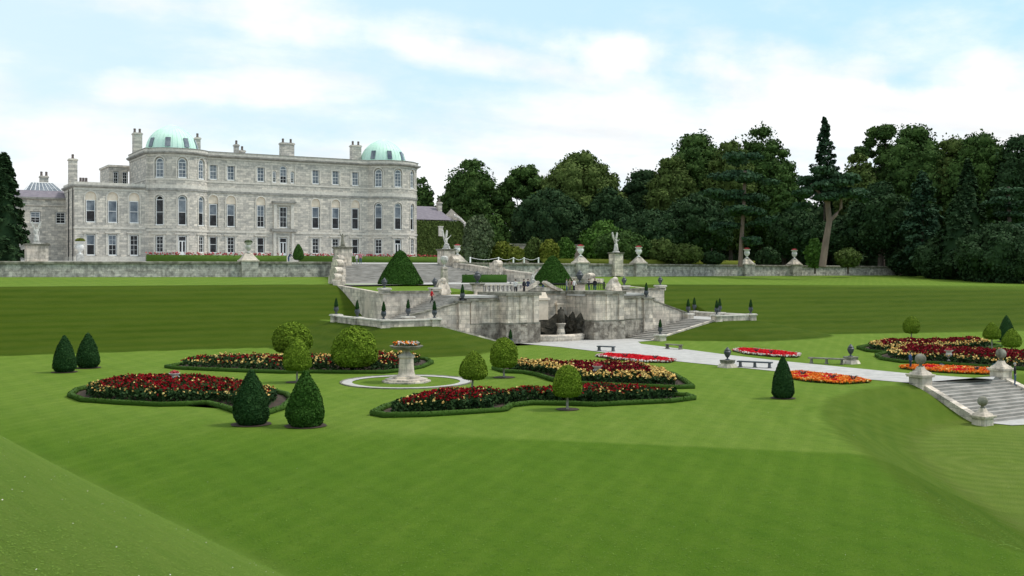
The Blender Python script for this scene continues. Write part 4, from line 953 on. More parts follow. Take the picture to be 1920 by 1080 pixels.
for sg in (-1, 1):
    zm = ZML if sg < 0 else ZMR; mb = MB(); steps_b(mb, 18.6, 12.5, zm, ZT, 88.35, 92.9, 17, sg); obj('upper_flight', mb, M['step'], pr)
    mb = MB(); steps_b(mb, 9.2, 18.5, G, zm, 93.9, 98.5, 14, sg); obj('lower_flight', mb, M['step'], pr)
    mb = MB(); b0, b1 = sorted((sg*18.6, sg*24.0)); mb.ab(86.4, 98.8, b0, b1, G-.4, zm); obj('side_landing', mb, M['gravel'], pr)
    mb = MB(); path = [(sg*18.5, -98.8), (sg*24.0, -98.8), (sg*24.0, -86.6)]
    mb.sweep([(p[0], p[1], zm) for p in path], [(-.25, -1.5), (.25, -1.5), (.25, .42), (-.25, .42)]); obj('low_wall', mb, M['stone'], pr)
    mb = MB(); mb.sweep([(p[0], p[1], zm) for p in path], [(-.32, .421), (.32, .421), (.30, .55), (-.30, .55)]); obj('low_wall_coping', mb, M['trim'], pr)
    P_ = [(sg*9.0, -98.9), (sg*18.4, -98.9), (sg*18.4, -98.5), (sg*9.0, -98.5)]
    if sg < 0: P_ = P_[::-1]
    zs = [(G+.12 if abs(p[0]) < 12 else zm+.1) for p in P_]; mb = MB(); mb.prism(P_, G-.4, zs); obj('kerb', mb, M['stone'], pr)
mb = MB(); mb.ab(81.9, 93.3, -12.4, -3.56, ZT-.25, ZT-.001); mb.ab(81.9, 93.3, 3.56, 12.4, ZT-.25, ZT-.001); mb.ab(81.9, 89.0, -3.5, 3.5, ZT-.25, ZT+.001); obj('platform_paving', mb, M['gravel'], pr)
mb = MB(); n = 6
for i in range(n): mb.ab(76.5+i*.9, 77.4+i*.9, -7.0, 7.0, ZT-.3, -1.9-(1.0)*(i)/n-.01*i)
obj('middle_steps', mb, M['step'], pr)
# niche: back wall detail
mb = MB(); 
for b0, b1 in ((-2.9, -2.2), (2.2, 2.9)): mb = MB(); mb.ab(89.402, 89.75, b0, b1, G, -4.2); mb.ab(89.402, 89.85, b0-.15, b1+.15, -4.2, -4.0); obj('niche_pilaster', mb, M['cream'], pr)
rg_ = np.random.default_rng(2); N1, N2 = 34, 12; vs = []; fs = []
for j_ in range(N2):
    for i_ in range(N1):       # one lumpy sheet of tufa round the foot of the niche
        t_ = i_/(N1-1); f_ = j_/(N2-1); z_ = G+f_*(2.7+.5*sin(i_*1.3)); q = 10.6*t_
        if q < 3.6: bx_, ay_ = -3.62, 93.4-q; nx_, ny_ = 1, 0
        elif q < 7.0+.0: bx_, ay_ = -3.6+(q-3.6)/3.4*7.2, 89.6; nx_, ny_ = 0, 1
        else: bx_, ay_ = 3.62, 89.6+(q-7.0); nx_, ny_ = -1, 0
        o_ = (1-f_)**.6*.55+abs(rg_.normal(0, .16))+(.0 if j_ < N2-1 else -.3); vs.append((bx_+nx_*o_, -(ay_+ny_*o_), z_+rg_.normal(0, .05)))
fs = [(j_*N1+i_, j_*N1+i_+1, (j_+1)*N1+i_+1, (j_+1)*N1+i_) for j_ in range(N2-1) for i_ in range(N1-1)]
mb = MB(); mb.add(vs, fs)
obj('rockwork', mb, mat('dark wet rockwork', (.085, .075, .055), .9, (.03, .028, .022), 2, .6, 8), pr)
mb = MB()      # scrolled broken pediment over the niche
def arc_pts(cx, cz, r, t0, t1, n=8): return [(cx+r*cos(radians(t0+(t1-t0)*k/n)), cz+r*sin(radians(t0+(t1-t0)*k/n))) for k in range(n+1)]
for sg in (-1, 1):
    out = [(sg*2.9, ZT+.33), (sg*2.7, ZT+.55), (sg*2.1, ZT+.72), (sg*1.5, ZT+1.0), (sg*.9, ZT+1.35), (sg*.5, ZT+1.5), (sg*.35, ZT+1.3), (sg*.7, ZT+1.0), (sg*1.3, ZT+.68), (sg*1.9, ZT+.45), (sg*2.1, ZT+.33)]
    n = len(out); vs = [(x, -89.2, z) for x, z in out]+[(x, -89.95, z) for x, z in out]
    mb.add(vs, [tuple(range(n)), tuple(range(n, 2*n))[::-1]]+[(i, (i+1) % n, n+(i+1) % n, n+i) for i in range(n)])
mb.ab(88.9, 89.7, -2.2, 2.2, ZT+.32, ZT+.75); obj('pediment', mb, M['stone'], pr)
mb = MB(); mb.ab(89.4, 89.95, -.75, .75, -5.9, -3.6); mb.ab(89.4, 90.1, -.95, .95, -3.6, -3.35); mb.ab(89.4, 90.0, -.7, .7, -3.35, -2.7, t=.2); obj('niche_tablet', mb, M['cream'], pr)
# fountain
ft = thing('niche_fountain', 'stone basin with a dark bearded figure standing in the niche', 'fountain', (0, -93.6, G))
mb = MB(); N = 28; ro = []
for k in range(N): t = pi*k/(N-1); ro.append((-3.4*cos(t), -92.6-2.0*sin(t)))
mb.sweep(ro, [(-.28, 0), (.22, 0), (.3, .25), (.3, .62), (.1, .75), (-.28, .75)]); mb.v = [(x, y, z+G) for x, y, z in mb.v]; obj('basin', mb, M['stone'], ft)
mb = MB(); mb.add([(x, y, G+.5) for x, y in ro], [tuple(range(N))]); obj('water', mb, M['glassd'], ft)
mb = MB(); mb.lathe([(.55, 0), (.5, .9), (.38, 1.5), (.6, 1.9), (.45, 2.0)], .35, -93.2, G, 10); obj('plinth', mb, M['stone'], ft)
me0, j_ = figmesh('stand'); me_ = me0.copy(); me_.materials.append(M['darkstone'])
o_ = bpy.data.objects.new('figure', me_); link(o_, ft); o_.location = (.35, .4, 1.95); o_.scale = (1.6, 1.5, 1.1); ORG[o_.name] = np.zeros(3)
mb = MB(); mb.lathe([(.5, 0), (.46, .8), (.36, 1.3), (.2, 1.35)], .35, -93.2, G+2.0, 10); obj('drapery', mb, M['darkstone'], ft, smooth=True)
# stone group on the pediment
statue((-.9, -89.3, ZT+1.05), .4, 'kneel', 'grey seated stone figure on the scrolled pediment above the niche', 1.9, False)
for sg, nm in ((-1, 'left'), (1, 'right')):
    mb = MB(); x = sg*11.9; mb.cbox(x, -87.6, 1.7, 1.5, -2.62, -1.9, t=.2); mb.cbox(x, -87.6, 1.3, 1.1, -1.9, -1.2, t=.38); mb.ball((x+.1, -87.8, -1.35), .38, 6); mb.cbox(x, -88.2, 1.2, 1.0, -2.85, -2.3, t=.15)
    obj('carved_block', mb, M['stone'], label='pale carved stone block tapering upward at the %s end of the fountain terrace' % nm, cat='carved stone', org=(x, -87.6, -2.6))
    pd = pedestal(sg*7.1, 87.2, .95, ZT, -1.65, 'dark stained pedestal at the %s of the balcony railing' % nm, group='pedestals at the balcony railing')
def bronze_urn(loc, s, label, cat='urn', group=None, lid=True):
    t = thing('bronze_urn', label, cat, loc, group=group); mb = MB()
    pf = [(.26, 0), (.26, .06), (.1, .12), (.08, .22), (.2, .34), (.34, .62), (.36, .85), (.24, 1.0), (.28, 1.08), (.2, 1.16), (.12, 1.24), (.05, 1.36)] if lid else [(.26, 0), (.26, .06), (.1, .12), (.08, .22), (.2, .34), (.34, .62), (.36, .85), (.3, .95), (.4, 1.05), (.3, 1.05)]
    mb.lathe([(r*s, z*s) for r, z in pf], loc[0], loc[1], loc[2], 14); obj('body', mb, M['bronze'], t, auto=True)
    for sg in (-1, 1):
        mb = MB(); mb.tube([(loc[0]+sg*.33*s, loc[1], loc[2]+.6*s), (loc[0]+sg*.5*s, loc[1], loc[2]+.8*s), (loc[0]+sg*.42*s, loc[1], loc[2]+1.0*s), (loc[0]+sg*.28*s, loc[1], loc[2]+.95*s)], .035*s, 5); obj('handle', mb, M['bronze'], t)
    return t
bronze_urn((-7.1, -87.2, -1.65), 1.05, 'black urn on the dark pedestal at the left end of the balcony railing')
bronze_urn((7.1, -87.2, -1.65), 1.1, 'black urn standing above the people at the right of the balcony')
t = thing('vase_pillar', 'slim stone pillar topped with a round pale vase behind the black urn', 'pillar', (-7.6, -80.0, -2.2))
mb = MB(); mb.cbox(-7.6, -80, .85, .8, -2.9, .0, t=.12); mb.cbox(-7.6, -80, .75, .7, .0, .25, t=.1); obj('shaft', mb, M['stone'], t)
mb = MB(); mb.lathe([(.2, 0), (.1, .12), (.12, .3), (.42, .6), (.5, .95), (.4, 1.2), (.2, 1.3)], -7.6, -80, .25, 14); obj('vase', mb, M['statue'], t, auto=True)
rl = thing('iron_railing', 'black iron railing along the back of the fountain balcony', 'railing', (2.6, -85.9, ZT))
mb = MB()
for b in np.arange(-6.4, 11.7, .27): mb.cbox(b, -85.9, .045, .045, ZT, ZT+1.1)
for b in (-6.4, -1.9, 2.6, 7.1, 11.7): mb.cbox(b, -85.9, .16, .16, ZT, ZT+1.3)
mb.ab(85.86, 85.94, -6.4, 11.7, ZT+1.1, ZT+1.17); mb.ab(85.87, 85.93, -6.4, 11.7, ZT+.12, ZT+.18); mb.ab(85.87, 85.93, -6.4, 11.7, ZT+.8, ZT+.84); obj('bars', mb, M['iron'], rl)
mb = MB()
for b in np.arange(-6.0, 0.2, .62): mb.lathe([(.09, 0), (.17, .25), (.09, .6), (.13, .9), (.16, 1.0)], b, -86.3, ZT, 7)
mb.ab(86.1, 86.5, -6.4, .3, ZT+1.0, ZT+1.14); obj('stone_balusters', mb, M['trim'], rl)
# lawn slabs with the two great yews
for sg in (-1, 1):
    b0, b1 = sorted((sg*7.2, sg*18.7)); mb = MB(); mb.prism([(b0, -87.35), (b1, -87.35), (b1, -71.5), (b0, -71.5)], -4.0, [-2.60, -2.60, -1.84, -1.84]); o = obj('lawn_slab', mb, M['grass'], kind='structure')
# ------------------------------------------------------------------ potted cypresses and urns on pedestals
pg = 'lead urns with little cypresses on the perron walls'
def potted(name='potted_cypress'):
    t = thing(name, 'x', 'planter', (0, 0, 0), group=pg)
    mb = MB(); mb.lathe([(.2, 0), (.2, .05), (.08, .1), (.1, .2), (.24, .38), (.28, .6), (.22, .72), (.27, .8), (.2, .8)], n=12); obj('urn', mb, M['bronze'], t, auto=True)
    mb = MB(); mb.lathe([(.1, .78), (.2, .9), (.17, 1.15), (.09, 1.45), (.02, 1.72)], n=9); nobj('cypress', plant_mesh('cypress', leafy(mb, np.random.default_rng(8), 420, .09, .5)), M['yew'], t)
    return t
def cap_ped(b, a, zb, zt, label, w=.95):
    t = thing('urn_pedestal', label, 'pedestal', (b, -a, zb), group='small pedestals under the lead urns'); mb = MB(); mb.cbox(b, -a, w, w, zb-.3, zt-.18); obj('block', mb, M['stone'], t)
    mb = MB(); mb.cbox(b, -a, w+.22, w+.22, zt-.18, zt-.06); mb.cbox(b, -a, w+.1, w+.1, zt-.06, zt); obj('cap', mb, M['trim'], t)
pp = potted(); first = True
L_, R_ = ZML, ZMR
spots = [(-24.0, 86.6, L_, L_+.55+.12, 'leftmost on the left low wall'), (-24.0, 92.3, L_, L_+.6, 'second along the left low wall'), (-24.0, 98.8, L_, L_+.62, 'outer front corner of the left low wall'),
 (-18.9, 93.6, L_, L_+.62, 'foot of the left upper flight'), (-18.5, 98.8, L_, L_+.62, 'below the visitor in red'), (-12.4, 93.4, -3.42, -3.36, 'top of the left sloping parapet'),
 (-9.8, 99.0, G, G+.12, 'on the gravel by the left fountain pier'), (12.4, 93.4, -3.42, -3.36, 'on the pier right of the niche'),
 (9.4, 99.7, G, G+.75, 'bottom of the right lower flight'), (18.7, 93.6, R_, R_+.62, 'front of pair, head of right lower flight'), (24.0, 88.6, R_, R_+.62, 'rear of pair, head of right lower flight'),
 (18.6, 98.8, R_, R_+.62, 'front of pair midway along right low wall'), (23.6, 93.8, R_, R_+.62, 'rear of pair midway along right low wall'), (24.0, 98.8, R_, R_+.62, 'far right end of the right low wall')]
for b, a, zb, zt, lb in spots:
    if zt > zb+.13: cap_ped(b, a, zb, zt, 'small stone block under a cypress urn, '+lb)
    if first: pp.location = (b, -a, zt); pp['label'] = 'lead urn with cypress, '+lb; first = False
    else: copytree(pp, (b, -a, zt), label='lead urn with cypress, '+lb)
for b, a, zt, lb in ((-19.0, 87.9, -2.05, 'dark lidded urn on the left corner of the cone yew lawn'), (19.0, 87.9, -2.05, 'dark lidded urn on the right end of the fountain terrace wall'), (13.3, 87.9, -2.05, 'dark lidded urn beside the right carved block'), (-12.9, 87.9, -2.05, 'dark lidded urn beside the left carved block')):
    cap_ped(b, a, -2.42, zt, 'block under the '+lb, 1.0); bronze_urn((b, -a, zt), .8, lb, group='dark lidded urns along the terrace front')
# pedestals with urns beside the path
for px, py, lb in ((1364, 690, 'dark urn on a pedestal beside the long dark bench'), (1595, 683, 'dark urn on a pedestal on the lawn beyond the path')):
    x, y = onz(px, py-1); t = pedestal(x, -y, .75, G, G+.62, 'stone pedestal under the '+lb, capw=.1); mb = MB(); mb.cbox(x, y, 1.25, 1.25, G-.1, G+.3, t=.15); obj('step', mb, M['stone'], t); bronze_urn((x, y, G+.62), .78, lb)
# lake steps with ball finials
ls = thing('lake_steps', 'broad shallow stone steps at the right edge leading down from the gravel path', 'steps', (1.3, -146.4, G))
mb = MB(); n = 13
for i in range(n): a0 = 143.72+.41*i; mb.ab(a0, a0+.42, -3.35+.75*(1-i/12), 5.9, -11, G+.0-(2.17)*i/n)
obj('steps', mb, M['step'], ls)
for x0, x1 in ((-3.9, -3.15), (5.9, 5.9)):
    mb = MB(); mb.prism([(x0, -149.3), (x0+.62, -149.3), (x1+.62, -143.6), (x1, -143.6)], -11.2, [-10.0, -10.0, G+.22, G+.22]); obj('kerb', mb, M['stone'], ls)
def ballped(b, a, z0, s, label, step=True):
    t = thing('ball_finial', label, 'ball finial', (b, -a, z0), group='ball topped stone pedestals of the lake steps'); mb = MB()
    mb.cbox(b, -a, 1.22*s, 1.22*s, z0-1.2, z0+.62*s); mb.cbox(b, -a, 1.5*s, 1.5*s, z0+.62*s, z0+.74*s); mb.cbox(b, -a, 1.6*s, 1.6*s, z0+.74*s, z0+.84*s); mb.cbox(b, -a, 1.25*s, 1.25*s, z0+.84*s, z0+1.0*s, t=.08*s); mb.cbox(b, -a, .98*s, .98*s, z0+1.0*s, z0+1.16*s, t=.16*s); mb.cbox(b, -a, .62*s, .62*s, z0+1.16*s, z0+1.45*s, t=.12*s); obj('pedestal', mb, M['stone'], t)
    mb = MB(); mb.lathe([(.22*s, 0), (.13*s, .1*s), (.13*s, .18*s), (.2*s, .24*s)], b, -a, z0+1.43*s, 12); mb.ball((b, -a, z0+2.02*s), .43*s, 10); obj('ball', mb, M['cap'], t, smooth=True)
ballped(-3.0, 143.9, G-.1, .9, 'grey stone ball on a pedestal at the near head of the lake steps'); ballped(6.2, 143.9, G-.1, .9, 'grey stone ball on a pedestal at the far head of the lake steps'); ballped(-3.85, 149.4, -10.3, .78, 'grey stone ball on the lowest pedestal, at the foot of the lake steps')
# benches
def bench(px0, px1, py, legs, label, back=False):
    p0, p1 = onz(px0, py[0]), onz(px1, py[1]); c = ((p0[0]+p1[0])/2, (p0[1]+p1[1])/2); ln = math.hypot(p1[0]-p0[0], p1[1]-p0[1]); rz = atan2(p1[1]-p0[1], p1[0]-p0[0])
    t = thing('bench', label, 'bench', (c[0], c[1], G), rz, 'stone benches along the path'); ORG[t.name] = np.zeros(3)
    mb = MB(); mb.cbox(0, 0, ln, .5, .42, .52); obj('seat', mb, M['cap'] if back else M['bronze'], t)
    for k in range(legs): mb = MB(); x = -ln*.42+ln*.84*k/(legs-1); mb.cbox(x, 0, .16, .42, 0, .42, t=.02); mb.cbox(x, 0, .26, .46, 0, .08); obj('leg', mb, M['cap'] if back else M['bronze'], t)
bench(1121, 1152, (658, 659.5), 2, 'short dark bench alone on the near side of the path'); bench(1249, 1278, (654, 656), 2, 'short grey bench on the grass beyond the path', True)
bench(1383, 1448, (688, 691), 3, 'long dark three legged bench beside the left pedestal urn'); bench(1516, 1584, (681, 684), 3, 'long grey three legged bench beside the right pedestal urn', True)
# ------------------------------------------------------------------ clipped trees
CONE = [(.35, 0), (.78, .04), (.96, .13), (1.0, .22), (.93, .38), (.76, .55), (.54, .72), (.28, .88), (.04, 1.0)]
BALL = [(.30, 0), (.72, .02), (.93, .12), (1.0, .30), (.98, .48), (.86, .68), (.62, .86), (.32, .96), (.03, 1.0)]
ONION = [(.30, 0), (.78, .03), (.97, .14), (1.0, .28), (.92, .46), (.74, .64), (.50, .80), (.24, .93), (.03, 1.0)]
DOME = [(.97, 0), (1.0, .03), (.97, .09), (.84, .26), (.68, .44), (.50, .62), (.34, .78), (.20, .92), (.03, 1.0)]
def interp_prof(P, n):
    t = np.linspace(0, 1, len(P)); s = np.linspace(0, 1, n)
    return list(zip(np.interp(s, t, [p[0] for p in P]), np.interp(s, t, [p[1] for p in P])))
def clipped(px, base, top, wpx, label, prof=CONE, m='yew', crown_base=None, n=7000, leaf=.085, z=G, xy=None, group=None, seed=1, lean=0, stem=.07, cat=None, jag=.02, soil=True):
    if xy is None: x, y = onz(px, base, z)
    else: x, y = xy
    Y = camdist(x, y); H = (base-top)*Y/F if isinstance(base, (int, float)) else 1; r = wpx/2*Y/F*.95; rg = np.random.default_rng(seed)
    t = thing('topiary_tree' if crown_base else 'topiary_cone', label, cat or 'clipped tree', (x, y, z), group=group)
    z0 = (base-crown_base)*Y/F if crown_base else .03
    mb = MB(); mb.lathe([(max(.02, rr*r*(1+rg.normal(0, jag))), z0+h*(H-z0)) for rr, h in interp_prof(prof, 17)], n=26)
    mb.v = [(a*(1+jag*2.2*sin(b*5/r+c*3.1+seed)), b*(1+jag*2.2*sin(a*4/r+c*3.7+seed*2)), c) for a, b, c in mb.v]
    nobj('crown' if crown_base else 'foliage', plant_mesh('crown', leafy(mb, rg, n, leaf*max(.8, r/1.0), .65, off=(.075 if jag > .01 else .02)*r, base=.45, spread=.25, patch=.12)), M[m], t)
    if crown_base:
        b_ = MB(); b_.tube([(lean, 0, 0), (lean*.5, .02, z0*.5), (0, 0, z0+.3*r)], [stem*1.2, stem, stem*.9], 7); b_.v = [(a+x, b+y, c+z) for a, b, c in b_.v]; obj('trunk', b_, M['palebark'], t)
    if soil:
        b_ = MB(); N = 22; rs_ = (r*1.2 if not crown_base else r*.85)
        b_.add([(x+rs_*cos(2*pi*k/N)*(1+.05*sin(k*2.3)), y+rs_*sin(2*pi*k/N), z+.035) for k in range(N)], [tuple(range(N))]); obj('soil_ring', b_, M['soil'], t)
    return t
cg = 'conical clipped yews on the lawn'
clipped(121, 698, 629, 42, 'left one of the two dark cone yews at the far left', seed=1, group=cg)
clipped(165, 690, 624, 42, 'right one of the two dark cone yews at the far left', seed=2, group=cg)
clipped(471, 796, 694, 67, 'smooth dark cone yew in front of the left rose bed', seed=3, n=9000, group=cg)
clipped(573, 799, 697, 70, 'rougher dark green cone yew right of the smooth one before the left rose bed', seed=4, n=9000, m='yew2', leaf=.11, jag=.03, group=cg)
clipped(1468, 747, 668, 41, 'lone dark cone yew on the lawn right of the centre, near the orange bed', seed=5, group=cg)
clipped(1887, 641, 591, 29, 'dark cone yew between two round crowned trees at the far right', seed=6, n=4000, group=cg)
tg = 'round headed clipped trees on stems'
clipped(548, 676, 606, 73, 'broad domed clipped tree at the back left, behind a smaller one', BALL, 'bay', 658, seed=11, group=tg)
clipped(557, 717, 635, 53, 'onion shaped clipped tree in front of the broad domed one', ONION, 'bay', 693, seed=12, group=tg)
clipped(665, 697, 614, 83, 'largest round clipped tree, left of the pedestal planter', BALL, 'bay', 684, seed=13, n=9000, group=tg, stem=.12)
clipped(888, 738, 659, 53, 'round clipped tree on a leaning pale stem, right of the pedestal planter', ONION, 'bay', 710, seed=14, group=tg, lean=-.2)
clipped(945, 708, 634, 52, 'bright round clipped tree in front of the fountain terrace pier', BALL, 'bay', 687, seed=15, group=tg)
clipped(1064, 768, 686, 55, 'round clipped tree in front of the nearest rose bed', BALL, 'bay', 742, seed=16, group=tg)
clipped(1709, 645, 594, 31, 'small round clipped tree standing before the right grass bank', BALL, 'bay', 624, seed=17, n=4000, group=tg)
clipped(1860, 656, 605, 31, 'left one of the two round clipped trees at the far right', ONION, 'bay', 635, seed=18, n=4000, group=tg)
clipped(1897, 660, 617, 35, 'rightmost round clipped tree, beside the cone yew', ONION, 'bay', 650, seed=19, n=4000, group=tg)
# two great dome shaped yews by the stairs
for x, y, wpx, top, lb, sd in ((-10.7, -74.3, 88, 470, 'huge smooth conical yew left of the balcony, below the mansion', 21), (10.9, -75.5, 78, 480, 'huge conical yew behind the people on the balcony', 22)):
    Y = camdist(x, y); zb = -1.95; clipped(0, HZ-zb*F/Y, top, wpx, lb, DOME, 'yew2', None, 16000, .055, z=zb, xy=(x, y), seed=sd, group='great conical yews', jag=.006, soil=False)
x, y = bof(559.5, 16), -16; Y = camdist(x, y); clipped(0, HZ-1.3*F/Y, 457.5, 20, 'small onion shaped clipped shrub in front of the mansion door', ONION, 'yew2', HZ-1.3*F/Y-3, 2500, .12, z=1.3, xy=(x, y), seed=23, soil=False)
# ------------------------------------------------------------------ rose beds edged with low box
def in_poly(P, poly): return poly_sd(P, poly) < 0
def blooms(rng, C, size, var=.5):
    n = len(C); k = 4; CC = np.repeat(C, k, 0)+rng.normal(0, size*.18, (n*k, 3)); N_ = rng.normal(0, 1, (n*k, 3)); N_[:, 2] = np.abs(N_[:, 2])+.3
    return quads(rng, CC, N_, size, .3, np.repeat(var+rng.normal(0, .28, n), k), asp=1.1)
def rose_bed(label, outline, colfn, h=.85, n=2600, seed=0, hedge=True, hedge_w=.30, hedge_h=.27, size=.105, inset=.75, nleaf=9000, group='rose beds edged with low clipped box', cat='flower bed', name='rose_bed', leafm='roseleaf'):
    poly = [onz(*p) for p in outline]; c = np.mean(poly, 0); rg = np.random.default_rng(seed+100)
    # round the outline a little
    t = thing(name, label, cat, (c[0], c[1], G), group=group)
    area = .5*abs(sum(poly[i][0]*poly[(i+1) % len(poly)][1]-poly[(i+1) % len(poly)][0]*poly[i][1] for i in range(len(poly))))
    s = .5*sum(poly[i][0]*poly[(i+1) % len(poly)][1]-poly[(i+1) % len(poly)][0]*poly[i][1] for i in range(len(poly)))
    if s < 0: poly = poly[::-1]
    P = np.array(poly); lo, hi = P.min(0), P.max(0)
    S = rg.random((40000, 2))*(hi-lo)+lo; d = poly_sd(S, poly); 
    me = fanmesh(poly, G+.04); me.name = 'soil'; me.transform(__import__('mathutils').Matrix.Translation((-c[0], -c[1], -G))); nobj('soil', me, M['soil'], t)
    if hedge:
        mb = MB(); mb.sweep(poly, [(-hedge_w, 0), (0, 0), (.02, hedge_h*.5), (0, hedge_h), (-hedge_w, hedge_h)], closed=True); mb.v = [(a, b, z+G) for a, b, z in mb.v]
        mb.v = [(a+rg.normal(0, .01), b+rg.normal(0, .01), z+rg.normal(0, .012)) for a, b, z in mb.v]
        per = sum(math.hypot(poly[i][0]-poly[i-1][0], poly[i][1]-poly[i-1][1]) for i in range(len(poly)))
        nobj('box_edging', plant_mesh('box_edging', leafy(mb, rg, int(min(9000, per*230)), .085, .8, off=.06, patch=.15), (c[0], c[1], G)), M['box'], t)
    ins = d < -(inset+(hedge_w if hedge else -.2)); S = S[ins]; d = -d[ins]-inset-(hedge_w if hedge else -.2)
    hh = h*(.72+.28*np.clip(d/1.6, 0, 1))*(1+.10*np.sin(S[:, 0]*2.1+seed)*np.sin(S[:, 1]*1.7))
    k = np.arange(min(nleaf, len(S))); zz_ = hh[k]*(.1+.85*rg.random(len(k))**.7)
    C = np.stack([S[k, 0], S[k, 1], G+zz_], 1); Nn = rg.normal(0, 1, (len(k), 3)); Nn[:, 2] = np.abs(Nn[:, 2])
    nobj('leaves', plant_mesh('leaves', quads(rg, C, Nn, .16 if h > .4 else .10, .4), (c[0], c[1], G)), M[leafm], t, kind='stuff')
    k = rg.choice(len(S), min(n, len(S)), replace=False); S2 = S[k]; h2 = hh[k]*(.80+.26*rg.random(len(k))); d2 = d[k]
    cols = colfn(S2, d2, rg)
    nm = {'red': 'red_roses', 'darkred': 'dark_red_roses', 'yellow': 'yellow_roses', 'orange': 'orange_flowers', 'scarlet': 'scarlet_flowers', 'whitefl': 'white_flowers', 'pink': 'pink_flowers'}
    for cn in sorted(set(cols)):
        if cn == '': continue
        q = cols == cn; nobj(nm[cn], plant_mesh(nm[cn], blooms(rg, np.stack([S2[q, 0], S2[q, 1], G+h2[q]], 1), size), (c[0], c[1], G)), M[cn], t, kind='stuff')
    return t
def clump(S, sc, seed): return np.sin(S[:, 0]*sc+seed)*np.sin(S[:, 1]*sc*1.3+seed*2)
def ring(edge, inner='red', outer='yellow', amt=1.0, dens_in=.85, dens_out=.6, side=None):
    def f(S, d, rg):
        e = edge+.35*clump(S, 2.2, 1.3); c = np.where(d < e, outer, inner).astype(object); u = rg.random(len(S))
        c[(d < e) & (u > dens_out)] = ''; c[(d >= e) & (u > dens_in)] = ''; v = rg.random(len(S)); c[(c == inner) & (v < .05)] = outer; c[(c == outer) & (v > .93)] = inner
        return c
    return f
bedA = [(126, 745), (150, 754), (220, 759), (300, 763), (350, 762), (385, 760), (410, 766), (440, 776), (475, 781), (508, 777), (535, 768), (553, 752), (540, 742), (500, 733), (450, 725), (380, 720), (300, 719), (220, 722), (165, 729), (140, 735)]
rose_bed('large rose bed at the left, red with cream edges, behind two cone yews', bedA, ring(.7, dens_in=.9, dens_out=.38), .95, 3200, 1, nleaf=14000)
bedB = [(308, 690), (330, 693), (400, 696), (470, 699), (530, 701), (590, 700), (660, 701), (720, 701), (760, 697), (795, 690), (813, 682), (800, 675), (740, 674), (680, 676), (600, 680), (540, 679), (470, 678), (400, 679), (350, 683)]
def colB(S, d, rg):
    g = clump(S, .9, .6); u = rg.random(len(S)); c = np.where(g+.4*rg.normal(0, .6, len(S)) > -.1, 'red', 'yellow').astype(object); c[u > .55] = ''; c[(d < .5) & (u < .18)] = 'yellow'; return c
rose_bed('long narrow rose bed at the back left, running behind the pedestal planter', bedB, colB, .95, 2000, 2, size=.13)
bedC = [(694, 779), (720, 784), (800, 782), (880, 777), (940, 773), (952, 771), (962, 764), (1000, 760), (1060, 761), (1120, 763), (1200, 759), (1260, 756), (1306, 750), (1290, 744), (1220, 742), (1150, 739), (1080, 738), (1020, 740), (985, 744), (930, 747), (870, 746), (800, 749), (750, 756), (715, 768)]
def colC(S, d, rg):
    u = rg.random(len(S)); c = np.where(d < .45+.2*clump(S, 2, 1), 'yellow', 'red').astype(object); c[(c == 'yellow') & (u > .16)] = ''; c[(c == 'red') & (u > .8)] = ''; c[(c == 'red') & (u < .05)] = 'yellow'; return c
rose_bed('nearest rose bed, mostly deep red, with one round tree before it', bedC, colC, .95, 2600, 3, nleaf=12000)
bedD = [(922, 693), (945, 700), (980, 701), (1005, 706), (1030, 715), (1060, 721), (1120, 724), (1200, 727), (1260, 730), (1303, 729), (1285, 716), (1262, 704), (1225, 697), (1160, 694), (1080, 693), (1010, 690), (960, 687)]
def colD(S, d, rg):
    p = onz(1170, 705); c = ring(1.35, dens_in=.9, dens_out=.62, inner='darkred')(S, d, rg); return c
rose_bed('rose bed right of centre with thick apricot edges, round a stone vase', bedD, colD, .95, 3600, 4, nleaf=10000, size=.13)
bedI = [(1640, 668), (1650, 675), (1690, 681), (1760, 684), (1840, 690), (1920, 695), (1990, 698), (1990, 678), (1920, 672), (1850, 668), (1780, 664), (1720, 660), (1670, 660)]
rose_bed('long rose bed at the right edge behind the orange bedding strip', bedI, ring(.85, dens_in=.9, dens_out=.6, inner='darkred'), .95, 3400, 5, nleaf=9000, size=.14)
bedJ = [(1606, 654), (1625, 660), (1665, 664), (1720, 660), (1780, 660), (1850, 656), (1880, 651), (1850, 645), (1790, 645), (1730, 649), (1680, 649), (1630, 649)]
rose_bed('farthest rose bed at the right, below the small round clipped tree', bedJ, ring(.8, dens_in=.9, dens_out=.6, inner='darkred'), .95, 2600, 6, nleaf=7000, size=.14)
bb = 'low bedding strips beside the path'
def bedding(label, outline, colfn, seed): return rose_bed(label, outline, colfn, .26, 3200, seed, False, size=.13, inset=.10, nleaf=3000, group=bb, name='bedding_strip', leafm='box')
def colS(S, d, rg):
    c = np.full(len(S), 'scarlet', object); c[d < .28] = 'whitefl'; u = rg.random(len(S)); c[(d < .5) & (u < .25)] = 'pink'; return c
def colO(S, d, rg):
    g = clump(S, 1.7, seed_o); c = np.where(g > .12, 'scarlet', 'orange').astype(object); c[(d < .35)] = 'orange'; c[rg.random(len(S)) < .12] = 'yellow'; return c
seed_o = .5
bedding('scarlet and white bedding strip between the nearer path edge and the apricot rose bed', [(1118, 669), (1140, 673), (1200, 680), (1255, 681), (1266, 677), (1230, 672), (1180, 668), (1140, 666)], colS, 31)
bedding('scarlet and white bedding strip on the far side of the path', [(1375, 659), (1400, 665), (1450, 670), (1496, 671), (1500, 666), (1460, 661), (1410, 657), (1385, 656)], colS, 32)
bedding('orange bedding strip right behind the lone cone yew', [(1478, 701), (1482, 711), (1520, 717), (1580, 721), (1632, 718), (1600, 711), (1540, 704), (1500, 700)], colO, 33)
